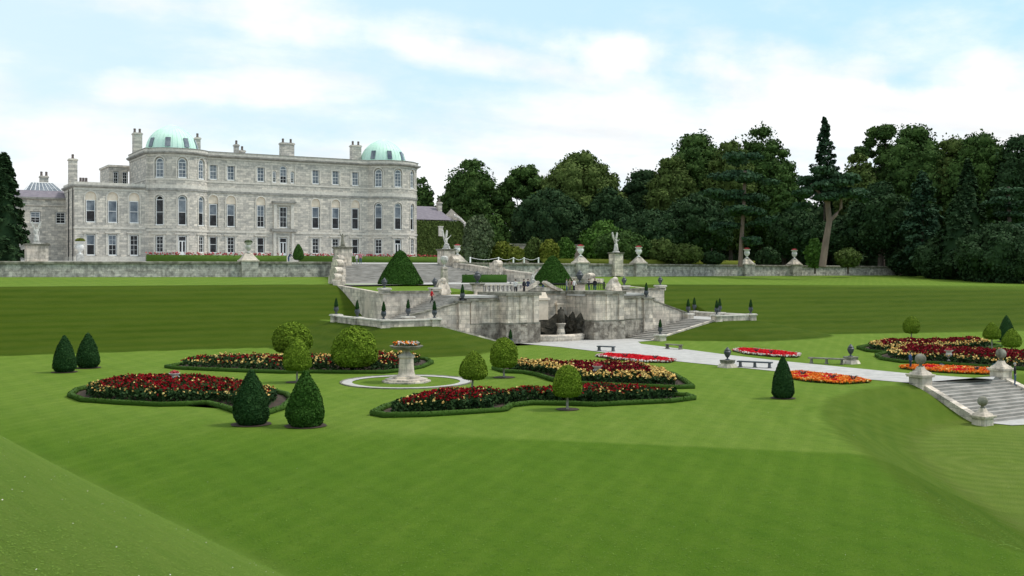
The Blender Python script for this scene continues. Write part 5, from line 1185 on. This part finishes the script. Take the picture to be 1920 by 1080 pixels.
bedding('orange bedding strip near the stone balls at the right edge', [(1688, 691), (1720, 696), (1780, 700), (1845, 703), (1872, 701), (1860, 695), (1800, 691), (1740, 688), (1700, 688)], colO, 34)
for px, py, bedlb in ((327, 724, 'white vase of flowers among the red roses of the left bed'), (1120, 708, 'grey stone vase among the dark red roses of the apricot edged bed'), (1779, 674, 'pale stone vase among the roses of the long right bed')):
    x, y = onz(px, py+8); t = vase_proto(.95, 'whitevase' if px == 327 else 'statue', True); t.location = (x, y, G+.25); setp(t, bedlb, 'vase', 'vases in the rose beds')
# spiky dark plants standing in the bedding strips
for k, (px, py) in enumerate(((1172, 674), (1229, 678), (1418, 664), (1446, 667), (1505, 709), (1560, 716), (1600, 718), (1832, 700))):
    x, y = onz(px, py); mb = MB(); rr_ = random.Random(k)
    for q in range(14): a = rr_.uniform(0, 6.28); l = rr_.uniform(.2, .4); mb.tube([(x, y, G+.15), (x+cos(a)*l*.5, y+sin(a)*l*.5, G+.45), (x+cos(a)*l, y+sin(a)*l, G+.55)], [.03, .025, .005], 3)
    lb = ['left one in the nearer scarlet strip', 'right one in the nearer scarlet strip', 'left one in the far scarlet strip', 'right one in the far scarlet strip', 'left one in the orange strip behind the lone yew', 'middle one in the orange strip behind the lone yew', 'right one in the orange strip behind the lone yew', 'only one in the orange strip by the stone balls'][k]
    obj('spiky_plant', mb, M['darkred'] if False else M['bronze'], label='dark spiky dot plant, '+lb, cat='plant', group='dark dot plants in the bedding', org=(x, y, G+.1))
# planter on a column in its gravel ring
x0, y0 = onz(762, 716); Yc = camdist(x0, y0)
def ellipse(r, N=40): return [(x0+r*cos(2*pi*k/N), y0+r*sin(2*pi*k/N)) for k in range(N)]
mb = MB(); R1 = 120*Yc/F; R0 = 101*Yc/F; o1, o0 = ellipse(R1), ellipse(R0); N = 40
mb.add([(a, b, G+.035) for a, b in o1+o0], [(k, (k+1) % N, N+(k+1) % N, N+k) for k in range(N)]); obj('gravel_ring', mb, M['gravel'], kind='structure', org=(x0, y0, G))
mb = MB(); mb.sweep([(a, b) for a, b in ellipse(R1+.06)], [(-.05, 0), (.08, 0), (.08, .07), (-.05, .07)], closed=True); mb.v = [(a, b, c+G) for a, b, c in mb.v]; obj('stone_kerb_ring', mb, M['cap'], label='thin stone kerb round the gravel ring of the pedestal planter', cat='kerb', org=(x0, y0, G))
pl = thing('pedestal_planter', 'wide stone dish of flowers on a stout round pedestal inside a gravel ring', 'planter', (x0, y0, G))
s = Yc/F
mb = MB(); N = 8; mb.lathe([(46*s, 0), (46*s, 3.0*s), (40*s, 3.2*s), (40*s, 6.5*s), (26*s, 7*s), (26*s, 11*s)], x0, y0, G, 8); obj('base', mb, M['stone'], pl)
mb = MB(); mb.lathe([(20*s, 10*s), (16*s, 14*s), (14.5*s, 20*s), (13.5*s, 40*s), (13*s, 44*s), (15.5*s, 46*s), (15.5*s, 50*s), (9*s, 53*s), (6*s, 57*s), (8*s, 60*s)], x0, y0, G, 24); obj('pedestal', mb, M['stone'], pl, auto=True)
mb = MB(); mb.lathe([(7*s, 59*s), (18*s, 60*s), (27*s, 63.5*s), (31*s, 66.5*s), (31.5*s, 68*s), (26*s, 68*s)], x0, y0, G, 28); obj('dish', mb, M['cap'], pl, auto=True)
rg = np.random.default_rng(9); n = 420; rr = 25*s*np.sqrt(rg.random(n)); tt = rg.random(n)*6.28; C = np.stack([rr*np.cos(tt), rr*np.sin(tt), 69*s+rg.random(n)*4*s], 1)
nobj('dish_leaves', plant_mesh('dish_leaves', quads(rg, C, rg.normal(0, 1, (n, 3)), .13, .5)), M['greyleaf'], pl); nobj('dish_flowers', plant_mesh('dish_flowers', blooms(rg, C[:90]+np.array([0, 0, .06]), .12)), M['orange'], pl); nobj('pale_flowers', plant_mesh('pale_flowers', blooms(rg, C[90:140]+np.array([0, 0, .06]), .13)), M['whitefl'], pl, kind='stuff')
# ------------------------------------------------------------------ hedges and flowers on the mansion terrace
def hedge(label, pts, h, w, m='hedge', flowers=None, seed=0, nm='hedge', dens=60, leaf=.16, group=None):
    c = np.mean([p[:2] for p in pts], 0); rg = np.random.default_rng(seed+50); t = thing(nm, label, 'hedge', (c[0], c[1], pts[0][2]), group=group)
    mb = MB(); mb.sweep(pts, [(-w/2, -.3), (w/2, -.3), (w/2, h), (-w/2, h)]); ln = sum(math.hypot(pts[i][0]-pts[i-1][0], pts[i][1]-pts[i-1][1]) for i in range(1, len(pts)))
    nobj('foliage', plant_mesh('foliage', leafy(mb, rg, int(ln*dens), leaf, .5, off=.05), (c[0], c[1], pts[0][2])), M[m], t)
    if flowers:
        n = int(ln*9); u = rg.random(n)*ln; C = []
        for q in u:
            for i in range(1, len(pts)):
                L1 = math.hypot(pts[i][0]-pts[i-1][0], pts[i][1]-pts[i-1][1])
                if q <= L1: f = q/L1; C.append([pts[i-1][k]+(pts[i][k]-pts[i-1][k])*f for k in range(3)]); break
                q -= L1
        C = np.array(C); C[:, 1] += w/2+.3; C[:, 2] += h*(.9+.55*rg.random(len(C))); nobj('geraniums', plant_mesh('geraniums', blooms(rg, C, .24), (c[0], c[1], pts[0][2])), M['pink'], t, kind='stuff')
    return t
hg = 'clipped hedges with geraniums below the mansion'
hedge('clipped hedge topped by pink geraniums below the left half of the mansion', [(-27.3, -12, 1.35), (-3.6, -12, 1.35)], .95, 1.2, flowers=1, seed=1, group=hg)
hedge('clipped hedge topped by pink geraniums below the right half of the mansion', [(-.9, -12, 1.35), (30.5, -12, 1.3)], .95, 1.2, flowers=1, seed=2, group=hg)
hedge('low yellow green hedge behind the right terrace wall', [(30, -44, .85), (60, -44, .75), (78, -43, .65)], .85, 1.2, 'yellowleaf', seed=3)
hedge('short dark clipped hedge block on the lawn left of the people on the balcony', [(2.5, -66, -1.9), (8.2, -68, -1.9)], 1.1, 1.1, 'yew2', seed=4)
# white posts and rope on the terrace lawn
for k, px in enumerate((882, 935, 963, 983, 1010)):
    b = bof(px, 40); mb = MB(); z = float(terr_z(40, 30)); mb.cbox(b, -40, .2, .2, z, z+1.0, t=.02); mb.cbox(b, -40, .27, .27, z+1.0, z+1.1, t=.08)
    obj('white_post', mb, M['white'], label=['white rope post nearest the grey cypress, first of five', 'white rope post second of five from the left on the terrace', 'white rope post in the middle of the five', 'white rope post fourth of five from the left', 'white rope post farthest right, nearest the conical yew'][k], cat='post', group='white rope posts on the terrace lawn', org=(b, -40, z))
mb = MB(); pts_ = []
bs_ = [bof(px, 40) for px in (882, 935, 963, 983, 1010)]
for i in range(4):
    for k in range(7): f = k/6; pts_.append((bs_[i]+(bs_[i+1]-bs_[i])*f, -40, 1.85-.35*sin(pi*f)))
mb.tube(pts_, .03, 5); obj('rope', mb, M['white'], label='white rope sagging between the posts on the terrace lawn', cat='rope', org=pts_[0])
gw = thing('garden_wall', 'pinkish stretch of old garden wall glimpsed behind the shrubs', 'wall', (50, 10, 1)); mb = MB()
xa, ya, _ = atY(950, 480, 205); xb, yb, _ = atY(1085, 480, 212); mb.sweep([(xa, ya), (xb, yb)], [(-.3, .5), (.3, .5), (.3, 4.6), (-.3, 4.6)]); obj('wall', mb, M['brick'], gw); mb = MB(); mb.sweep([(xa, ya), (xb, yb)], [(-.4, 4.6), (.4, 4.6), (.4, 4.85), (-.4, 4.85)]); obj('coping', mb, M['cap'], gw)
# white vase planter standing against the west wing
b = bof(150, 3.5); t = vase_proto(2.3, 'whitevase', False); t.location = (b, -3.5, 2.4); setp(t, 'tall white vase with trailing plants against the left wing of the mansion', 'vase', vg)
mb = MB(); mb.ball((0, 0, 2.35), .72, 6, sz=.45); nobj('planting', plant_mesh('planting', leafy(mb, np.random.default_rng(3), 500, .2, .7)), M['yellowleaf'], t); mb = MB(); mb.cbox(0, 0, 1.1, 1.1, -1.5, 0); pk = obj('plinth', mb, M['statue']); pk.parent = t; pk.location = (0, 0, 0)
# ------------------------------------------------------------------ woodland
def tree_at(px, Y, z0):
    x, y, _ = atY(px, 500, Y); return x, y
def broadleaf(px, top, wpx, Y, label, m='oak', seed=0, bot=.12, n=7000, leaf=.44, z0=.6, name='broadleaf_tree', nl=22, lobe=(.26, .42), group='trees of the wood beyond the terrace', squash=.8, cat='tree', taper=.0, trunkm='bark', tr=.35, jit=.6, base=.45):
    rg = np.random.default_rng(seed+7); x, y = tree_at(px, Y, z0); H = (HZ-top)/F*Y-z0; rx = wpx/2*Y/F
    zc = H*(bot+(1-bot)/2); rz = H*(1-bot)/2; lobes = []; ph = rg.random(4)*6.28
    solid = nl >= 18 or name == 'bush'; nl = int(nl*2.6)
    for i in range(nl):
        uz = 1-(1.9 if name == 'bush' else 1.62)*(i+.5)/nl; az = i*2.39996+rg.normal(0, .25); h = sqrt(max(0, 1-uz*uz)); u = np.array([h*cos(az), h*sin(az), uz])
        e = 1-.16*rg.random()-.10*(1+sin(2*az+ph[0]+uz*3))/2-(.10*(1+sin(3*az+ph[1]))/2 if uz > .3 else 0)
        r = rx*rg.uniform(lobe[0]*.55, lobe[1]*.72); rv = min(r*squash, rz*.5)
        full = 1.10 if abs(uz) < .75 else 1.0                # a crown is fuller than an ellipsoid
        c = np.array([u[0]*max(.1, rx-r)*e*full, u[1]*max(.1, rx-r)*e*full, zc+u[2]*max(.3, rz-rv)*(1 if i < 3 else e)])
        c[0] = np.clip(c[0], -(rx-r), rx-r); lobes.append((c, (r, r, rv)))
    if solid: lobes.append((np.array([0, 0, zc]), (rx*.80, rx*.80, rz*.84))); lobes.append((np.array([0, 0, zc-rz*.45]), (rx*.74, rx*.74, rz*.52)))
    t = thing(name, label, cat, (x, y, z0), group=group)
    # turn lobe frame so the outline seen matches: crown axes follow the view's right vector
    lobes = [(np.array([c[0]*CW+c[1]*SW, -c[0]*SW+c[1]*CW, c[2]]), r) for c, r in lobes]
    nobj('crown', plant_mesh('crown', cloud(rg, lobes, int(n*2.0), leaf, max(jit, .8), base=base, spread=.32)), M[m], t)
    mb = MB(); mb.tube([(0, 0, -1.5), (.1, 0, H*.25), (-.15, .1, H*.6)], [tr*1.5, tr, tr*.5], 8)
    for k in range(5):
        l = lobes[(k*3) % len(lobes)][0]; mb.tube([(0, 0, H*.28+k*.5), (l[0]*.5, l[1]*.5, (H*.3+l[2])/2), (l[0]*.85, l[1]*.85, l[2])], [tr*.6, tr*.4, tr*.15], 6)
    mb.v = [(a+x, b+y, c+z0) for a, b, c in mb.v]; obj('trunk', mb, M[trunkm], t); return t
def conifer(px, top, wpx, Y, label, m='pine', seed=0, z0=.6, n=7000, leaf=.5, bot=.03, droop=.25, name='conifer', ragged=.25, group='trees of the wood beyond the terrace', power=.85, tr=.35, z1=None, base=.4):
    rg = np.random.default_rng(seed+17); x, y = tree_at(px, Y, z0); H = (HZ-top)/F*Y-z0; R = wpx/2*Y/F
    t = thing(name, label, 'tree', (x, y, z0), group=group); nb_ = int(H*(5 if ragged < .3 else (3.6 if ragged < .6 else 2.3))); per = max(12, n//nb_); parts = []
    for i in range(nb_):
        f = (i/nb_)**.9; zb = H*(bot+(1-bot)*f); L = R*((1-f)**power)*(1-ragged*rg.random())+.12; az = i*2.4+rg.normal(0, .3)
        k = rg.random(per)**.6; w = (.10+.28*(1-k))*L*.9+.1
        px_ = k*L; py_ = rg.normal(0, 1, per)*w*.6; pz = -droop*px_*k+rg.normal(0, .12, per)*(1+.02*H)
        C = np.stack([px_*cos(az)-py_*sin(az), px_*sin(az)+py_*cos(az), zb+pz], 1); N_ = np.tile(np.array([cos(az)*.35, sin(az)*.35, 1.0]), (per, 1))
        parts.append(quads(rg, C, N_, leaf, .5, np.full(per, base+rg.normal(0, .15))+rg.normal(0, .15, per)))
    if ragged < .3:
        mb = MB(); mb.lathe([(max(.03, R*.55*(1-q)**power), H*(bot+(1-bot)*q)) for q in np.linspace(0, .97, 9)], n=12); parts.append((np.array(mb.v), np.array([f for f in mb.f if len(f) == 4]), np.full(len(mb.v), .15)))
    nobj('crown', plant_mesh('crown', merge(parts)), M[m], t); mb = MB(); mb.tube([(x, y, z0-1), (x, y, z0+H*.5), (x, y, z0+H*.97)], [tr, tr*.6, .05], 7); obj('trunk', mb, M['bark'], t); return t
def pine_tree(px, top, wpx, Y, label, trunk, pads, m='pine', seed=0, z0=.7, leaf=.42, n=8000, barkm='pinebark', r=.5):
    """pads: (px, py, half width px, half height px, depth offset m) flat needle clouds; trunk: list of polylines in picture columns at distance Y"""
    rg = np.random.default_rng(seed+27); x, y, _ = atY(trunk[0][0][0], 500, Y); t = thing('pine_tree', label, 'tree', (x, y, z0), group='trees of the wood beyond the terrace')
    lob = []
    for a, b, w, h, dy in pads:
        X, Y2, Z2 = atY(a, b, Y+dy); lob.append((np.array([X-x, Y2-y, Z2-z0]), (w*Y/F, w*Y/F*.8, h*Y/F)))
        # each pad is broken into smaller clumps
    l2 = []
    for c, rr in lob:
        for q in range(5): o = rg.uniform(-1, 1, 3)*np.array(rr)*np.array([.62, .62, .5]); l2.append((c+o, tuple(np.array(rr)*rg.uniform(.35, .55)*np.array([1, 1, 1.15]))))
    nobj('crown', plant_mesh('crown', cloud(rg, l2, n, leaf, .8, core=.55, base=.45)), M[m], t)
    mb = MB()
    for i, ln in enumerate(trunk):
        P_ = [atY(a, b, Y) for a, b in ln]; rr = np.linspace(r*(1 if i == 0 else .55), r*(.62 if i == 0 else .3), len(P_)); mb.tube(P_, list(rr), 9)
    obj('trunk', mb, M[barkm], t); return t
# distant wood that closes the gaps
rg = np.random.default_rng(77); lobes = []
for px in range(835, 2050, 22):
    Y = 262+rg.uniform(-6, 10)
    x, y, _ = atY(px, 500, Y); top = np.interp(px, [835, 900, 980, 1060, 1150, 1260, 1400, 1500, 1530, 1600, 1700, 1850, 2050], [420, 400, 395, 400, 395, 330, 320, 350, 352, 320, 300, 305, 300])
    for z in np.arange(2, (HZ-top)/F*Y-3, 5.5): lobes.append((np.array([x, y, z])+rg.normal(0, .8, 3), (3.8, 3.8, 3.8)))
nobj('far_wood', plant_mesh('far_wood', cloud(rg, lobes, 30000, .9, .8, base=.7), (0, 0, 0)), M['darkleaf'], None, kind='stuff', label='dark mass of the wood filling in behind the separate trees', cat='wood')
T = broadleaf
T(790, 331, 62, 262, 'small dark tree rising just behind the right end of the mansion', 'oak', 1, n=4000, nl=18)
T(884, 296, 128, 244, 'big dark round tree nearest the mansion, left end of the wood', 'oak', 2, n=9000, lobe=(.22, .36))
T(985, 308, 130, 246, 'thinner tree with sky showing through between two big crowns', 'oak', 3, n=5200, nl=17, lobe=(.26, .42), bot=.2)
T(1088, 281, 175, 236, 'broad olive crowned tree with a sloping top, centre left of the wood', 'oak2', 4, n=11000, nl=28)
T(1030, 352, 150, 224, 'lower dark tree under the broad olive crown, left side', 'darkleaf', 5, n=7500)
T(1140, 350, 110, 228, 'lower dark tree under the broad olive crown, right side', 'darkleaf', 6, n=6000)
T(1205, 316, 120, 250, 'dark tree in the dip of the skyline between the olive crown and the tall trees', 'darkleaf', 7, n=7000)
T(1305, 248, 150, 240, 'tall oak on the skyline left of the twin crowned oak', 'oak', 8, n=9500, nl=26)
T(1262, 292, 110, 232, 'paler green tree below the tall skyline oak', 'oak2', 9, n=7000)
T(1425, 236, 150, 236, 'tallest round crowned oak left of the gap with the spruce', 'oak', 10, n=11000, nl=28, lobe=(.22, .36))
T(1370, 262, 110, 230, 'green oak crown filling in left of the tallest oak', 'oak2', 11, n=7000)
T(1220, 392, 150, 214, 'dark low tree behind the tall winged statue', 'darkleaf', 12, n=7500)
T(1310, 360, 140, 216, 'dark mid height tree right of the statue', 'darkleaf', 13, n=7500)
T(1470, 320, 90, 226, 'green tree at the right foot of the tallest oak', 'oak', 14, n=5000)
conifer(1546, 221, 84, 244, 'ragged dark spruce standing alone on the skyline gap', 'pine', 15, n=6000, ragged=.72, droop=.02, leaf=.5, power=.72, tr=.3, bot=.45)
T(1608, 286, 90, 234, 'lighter rounded tree just right of the spruce', 'oak2', 16, n=6500)
T(1655, 231, 135, 246, 'open topped tree on the skyline with sky between its twigs', 'oak', 17, n=6500, nl=17, lobe=(.22, .36))
T(1712, 233, 160, 238, 'big green oak crown right of the open topped tree', 'oak', 18, n=9500, nl=26)
T(1785, 256, 150, 236, 'green oak in the dip at the right of the skyline', 'oak2', 19, n=7000)
T(1840, 247, 150, 228, 'dark oak crown near the right end of the skyline', 'oak', 20, n=8500, nl=24)
T(1915, 249, 140, 222, 'dark crown cut by the right edge of the picture', 'darkleaf', 21, n=8000)
T(1650, 340, 130, 216, 'dark broad tree behind and right of the leaning pine', 'darkleaf', 22, n=7500)
T(1490, 385, 110, 222, 'dark tree filling in between the slim pine and the leaning pine', 'darkleaf', 23, n=6000)
T(1580, 400, 120, 224, 'dark tree directly behind the leaning pine trunk', 'darkleaf', 24, n=6000)
conifer(1730, 322, 130, 206, 'broad dark cedar right of the leaning pine', 'pine', 25, n=9000, ragged=.35, droop=.15, power=.6, leaf=.5)
conifer(1795, 366, 120, 196, 'dense pointed dark cypress below the skyline oaks', 'darkleaf', 26, n=9000, ragged=.1, leaf=.42, power=.7)
conifer(1815, 300, 110, 216, 'tall dark pointed conifer behind the dense cypress', 'darkleaf', 27, n=8000, ragged=.15, power=.75)
pine_tree(1392, 290, 130, 188, 'slim tall pine with layered blue green needles left of the leaning pine', [[(1388, 500), (1391, 440), (1395, 380), (1397, 320)]], [(1390, 300, 40, 14, 0), (1372, 330, 48, 13, 2), (1425, 338, 42, 13, -2), (1360, 366, 52, 13, -1), (1425, 372, 50, 14, 1), (1395, 396, 60, 12, 0), (1370, 425, 40, 10, 2), (1432, 415, 34, 10, 0), (1400, 452, 36, 9, -1)], seed=1, n=9000, r=.42)
pine_tree(1552, 313, 150, 182, 'leaning pine with a forked pale pink trunk and a flat spreading crown', [[(1542, 500), (1549, 450), (1555, 415), (1552, 385), (1553, 345)], [(1555, 415), (1568, 402), (1577, 390), (1577, 372), (1590, 352)], [(1552, 380), (1535, 360), (1520, 345)]], [(1548, 322, 36, 11, 0), (1515, 336, 34, 12, 2), (1585, 338, 36, 12, -1), (1540, 350, 52, 12, 1), (1600, 358, 34, 12, 0), (1508, 364, 32, 11, -1), (1622, 372, 18, 9, 0), (1560, 368, 44, 10, 0), (1500, 385, 18, 8, 1)], seed=2, n=8500, r=.62)
pine_tree(1890, 345, 100, 204, 'grey green cedar with level branches at the right edge', [[(1895, 500), (1893, 430), (1890, 350)]], [(1890, 356, 40, 8, 0), (1870, 378, 34, 8, 0), (1915, 385, 40, 9, 0), (1885, 405, 46, 9, 1), (1905, 425, 50, 9, 0)], m='greyleaf' if False else 'pine', seed=3, n=6500, barkm='bark')
sg_ = 'bushes at the foot of the wood'
def bush(px, top, wpx, Y, base_py, label, m, seed, n=3500, leaf=.32, nl=14): 
    z0 = (HZ-base_py)/F*Y; return T(px, top, wpx, Y, label, m, seed, bot=-.12, n=n, leaf=leaf, z0=z0, name='bush', nl=nl, lobe=(.28, .42), group=sg_, squash=.9, cat='bush', tr=.12)
bush(1872, 414, 165, 188, 530, 'huge dark rounded bush at the lower right of the wood', 'darkleaf', 41, 12000, .36, 26)
bush(1775, 440, 130, 200, 522, 'dark bush left of the huge one, at the end of the terrace wall', 'darkleaf', 42, 6000)
bush(1706, 452, 90, 214, 513, 'dark low bush just beyond the end of the terrace wall', 'darkleaf', 43, 4000)
bush(1965, 430, 130, 186, 533, 'dark bush partly outside the right edge of the picture', 'darkleaf', 44, 5000)
bush(897, 402, 62, 196, 490, 'grey green small tree beside the ivy covered house', 'greyleaf', 45, 4500, .34)
bush(942, 452, 60, 200, 488, 'yellow olive bush left of the glimpsed garden wall', 'yellowleaf', 46, 2600)
bush(967, 462, 34, 186, 489, 'bright yellow green spiky shrub in front of the garden wall', 'yellowleaf', 47, 1500)
bush(1003, 446, 46, 196, 490, 'olive shrub right of the garden wall gap', 'oak2', 48, 2400)
bush(1030, 448, 40, 192, 490, 'yellowish shrub behind the tip of the right conical yew', 'yellowleaf', 49, 2000)
bush(1060, 444, 40, 198, 490, 'mid green shrub right of the conical yew tip', 'bright', 50, 2200)
bush(1132, 412, 96, 206, 490, 'fresh light green large bush left of the tall winged statue', 'bright', 51, 5500, .4)
bush(1165, 430, 110, 190, 491, 'dark rounded bush directly behind the tall winged statue', 'oak', 52, 6000)
bush(1238, 446, 80, 192, 491, 'brownish green bush right of the tall winged statue', 'oak2', 53, 3500)
bush(1285, 456, 70, 190, 492, 'dull green low bush behind the low yellow hedge', 'oak2', 54, 3000)
bush(1335, 470, 50, 192, 493, 'small dark bush left of the slim pine trunk', 'darkleaf', 55, 2000)
bush(1528, 446, 40, 196, 498, 'yellow green bush left of the leaning pine trunk', 'bright', 56, 2400)
bush(1590, 464, 50, 196, 498, 'pale green low bush right of the leaning pine trunk', 'oak2', 57, 2400)
bush(1440, 462, 50, 200, 498, 'dark bush between the two right wall vases', 'darkleaf', 58, 2400)
bush(925, 400, 70, 222, 488, 'mid green tree behind the grey green small one', 'oak', 59, 4500, .4)
bush(850, 420, 40, 246, 487, 'dark bush behind the ivy house gable', 'oak', 60, 2000)
conifer(877, 416, 27, 184, 'slim grey cypress beside the small wall vase', 'greyleaf', 61, z0=.9, n=3500, ragged=.08, leaf=.22, power=.6, tr=.1, base=.3)
x, y = tree_at(8, 138, 1); conifer(8, 288, 104, 146, 'very dark dense conifer at the left edge of the picture', 'darkleaf', 62, z0=.9, n=16000, ragged=.08, leaf=.34, power=.62, tr=.4, group='trees beside the mansion', bot=0)
conifer(-75, 330, 110, 150, 'dark conifer just outside the left edge of the picture', 'darkleaf', 63, z0=.9, n=6000, ragged=.1, leaf=.4, power=.62, group='trees beside the mansion')
# ------------------------------------------------------------------ people
navy, black, white_, red_, denim, grey_, teal = cloth('navy cloth', (.03, .045, .09)), cloth('black cloth', (.02, .02, .024)), cloth('white cloth', (.72, .70, .68)), cloth('red cloth', (.45, .015, .02)), cloth('denim', (.07, .11, .19)), cloth('grey cloth', (.25, .25, .27)), cloth('teal cloth', (.03, .10, .12))
khaki = cloth('khaki cloth', (.33, .28, .20)); blue = cloth('blue cloth', (.05, .10, .24)); pinkc = cloth('pink cloth', (.55, .20, .24))
gB = 'visitors on the fountain balcony'; ZP_ = ZT+.0
def onb(px, a): return bof(px, a)
person((onb(967, 91), -91, ZT+.0), 2.8, 'stand', white_, black, 'person in a white top and black trousers at the left of the balcony', group=gB)
person((onb(983, 90.5), -90.5, ZT), .3, 'stand', black, black, 'person in dark clothes next to the one in white on the balcony', group=gB)
person((onb(990.5, 89.6), -89.6, ZT), -.6, 'stand', navy, denim, 'person in a navy jacket close against the stone figure on the balcony', group=gB)
person((onb(1019, 87.3), -87.3, ZT), .5, 'lean', teal, denim, 'person in teal leaning behind the scrolled pediment', group=gB)
person((onb(1063, 88.5), -88.5, ZT), .8, 'stand', grey_, denim, 'person in grey top and jeans at the right of the niche on the balcony', group=gB)
person((onb(1069, 88.2), -88.2, ZT), -.4, 'stand', khaki, khaki, 'person in light khaki beside the red backpack on the balcony', group=gB)
person((onb(1077, 88.6), -88.6, ZT), .2, 'walk', white_, black, 'person in white with a red backpack walking on the balcony', group=gB, bag=red_)
person((onb(1105, 88.9), -88.9, ZT), .9, 'stand', black, denim, 'left one of the two dark dressed people right on the balcony', group=gB)
person((onb(1116, 88.9), -88.9, ZT), -.9, 'stand', black, teal, 'right one of the two dark dressed people right on the balcony', group=gB)
bx = bof(810, 90.5); person((bx, -90.5, np.interp(abs(bx), [12.5, 18.6], [ZT, ZML])), .6, 'walk', red_, black, 'person in a red jacket coming down the left upper flight', group='visitors on the stairs', h=1.6)
gT = 'visitors on the mansion terrace'
person((bof(541, 44), -44, .8), 1.9, 'lean', navy, denim, 'person in navy bending over the terrace wall below the mansion door', group=gT)
person((bof(663.5, 46), -46, .75), 1.2, 'stand', black, black, 'person in black sitting height beside the tall left pedestal', group=gT, h=1.25)
person((bof(669, 46.5), -46.5, .72), .2, 'stand', white_, grey_, 'person in a white shirt near the head of the grand stairs', group=gT, h=1.5)
person((bof(676, 47), -47, .7), -.4, 'stand', pinkc, denim, 'person in a pink top and jeans at the head of the grand stairs', group=gT)
gW = 'walkers behind the terrace wall'
person((bof(1435, 44), -44, .55), 1.4, 'walk', navy, navy, 'walker in dark blue with a white cap beyond the right terrace wall', group=gW, hat=M['white'])
person((bof(1454, 44), -44, .55), 1.4, 'walk', white_, blue, 'walker in white and pale blue beyond the right terrace wall', group=gW)
x, y = onz(1707, 693); person((x, y, G), 1.2, 'stand', blue, navy, 'person in blue standing by the orange strip near the stone ball', h=1.42, group='people beside the path')
x, y = onz(1903, 723); person((x, y, G), .5, 'stand', black, denim, 'person in a dark top and jeans beside the far stone ball', h=1.58, group='people beside the path', hair=(.35, .33, .3))
for px, py, lb, sz, c in ((1765, 691, 'blue bag lying on the grass behind the orange strip', (.9, .45, .32), blue), (1869, 694, 'dark teal rug heaped on the grass left of the far stone ball', (1.1, .5, .55), teal)):
    x, y = onz(px, py); mb = MB(); mb.cbox(x, y, sz[0], sz[1], G+.01, G+sz[2]*.6, t=.03); mb.cbox(x, y, sz[0]*.85, sz[1]*.8, G+sz[2]*.6, G+sz[2], t=.12); mb.tube([(x-.2, y, G+sz[2]*.95), (x-.1, y, G+sz[2]+.1), (x+.1, y, G+sz[2]+.1), (x+.2, y, G+sz[2]*.95)], .02, 5)
    obj('bag' if c is blue else 'folded_rug', mb, c, label=lb, cat='bag' if c is blue else 'rug', org=(x, y, G))
# daisies and clover heads on the near bank and the lawn
rg = np.random.default_rng(12); n = 260; pos = []
while len(pos) < n:
    Y = rg.uniform(7.5, 26) if len(pos) < 215 else rg.uniform(28, 60); X = rg.uniform(-.5, .5)*Y*1.0; x, y = CX+X*CW+Y*SW, CY-X*SW+Y*CW; z = gz(x, y)
    if len(pos) < 215 and z < G+.25: continue
    pos.append((x, y, z+.03))
C = np.array(pos); nobj('daisies', plant_mesh('daisies', quads(rg, C, np.tile(np.array([0, 0, 1.]), (n, 1)), .019, .3, asp=1.0)), M['whitefl'], None, kind='stuff', label='tiny white daisies scattered over the near grass bank', cat='daisies')

# short grass blades in the mown turf nearest the camera
rg = np.random.default_rng(14); n = 60000; Yn = 6.5*(40/6.5)**rg.random(n); Xn = rg.uniform(-.50, .52, n)*Yn
bx_ = CX+Xn*CW+Yn*SW; by_ = CY-Xn*SW+Yn*CW; zz_ = ground(-by_, bx_); sz_ = (.016+.0003*Yn)*(.5+rg.random(n))*np.where(zz_ > G+.25, .55, 1)
C = np.stack([bx_, by_, zz_+.012], 1); N_ = rg.normal(0, .12, (n, 3)); N_[:, 2] = 1
q_ = quads(rg, C, N_, 1.0, .05, np.clip(.5+.15*np.sin(bx_*.9+1)*np.sin(by_*.7)+.13*rg.normal(0, 1, n)+.35*(zz_ > G+.25), 0, 1), asp=2.6)
V = C.repeat(4, 0)+(q_[0]-C.repeat(4, 0))*np.repeat(sz_, 4)[:, None]
nobj('grass', npmesh('grass', V, q_[1], q_[2]), M['tuft'], None, kind='stuff', label='short green grass standing on the near bank and front lawn', cat='grass')
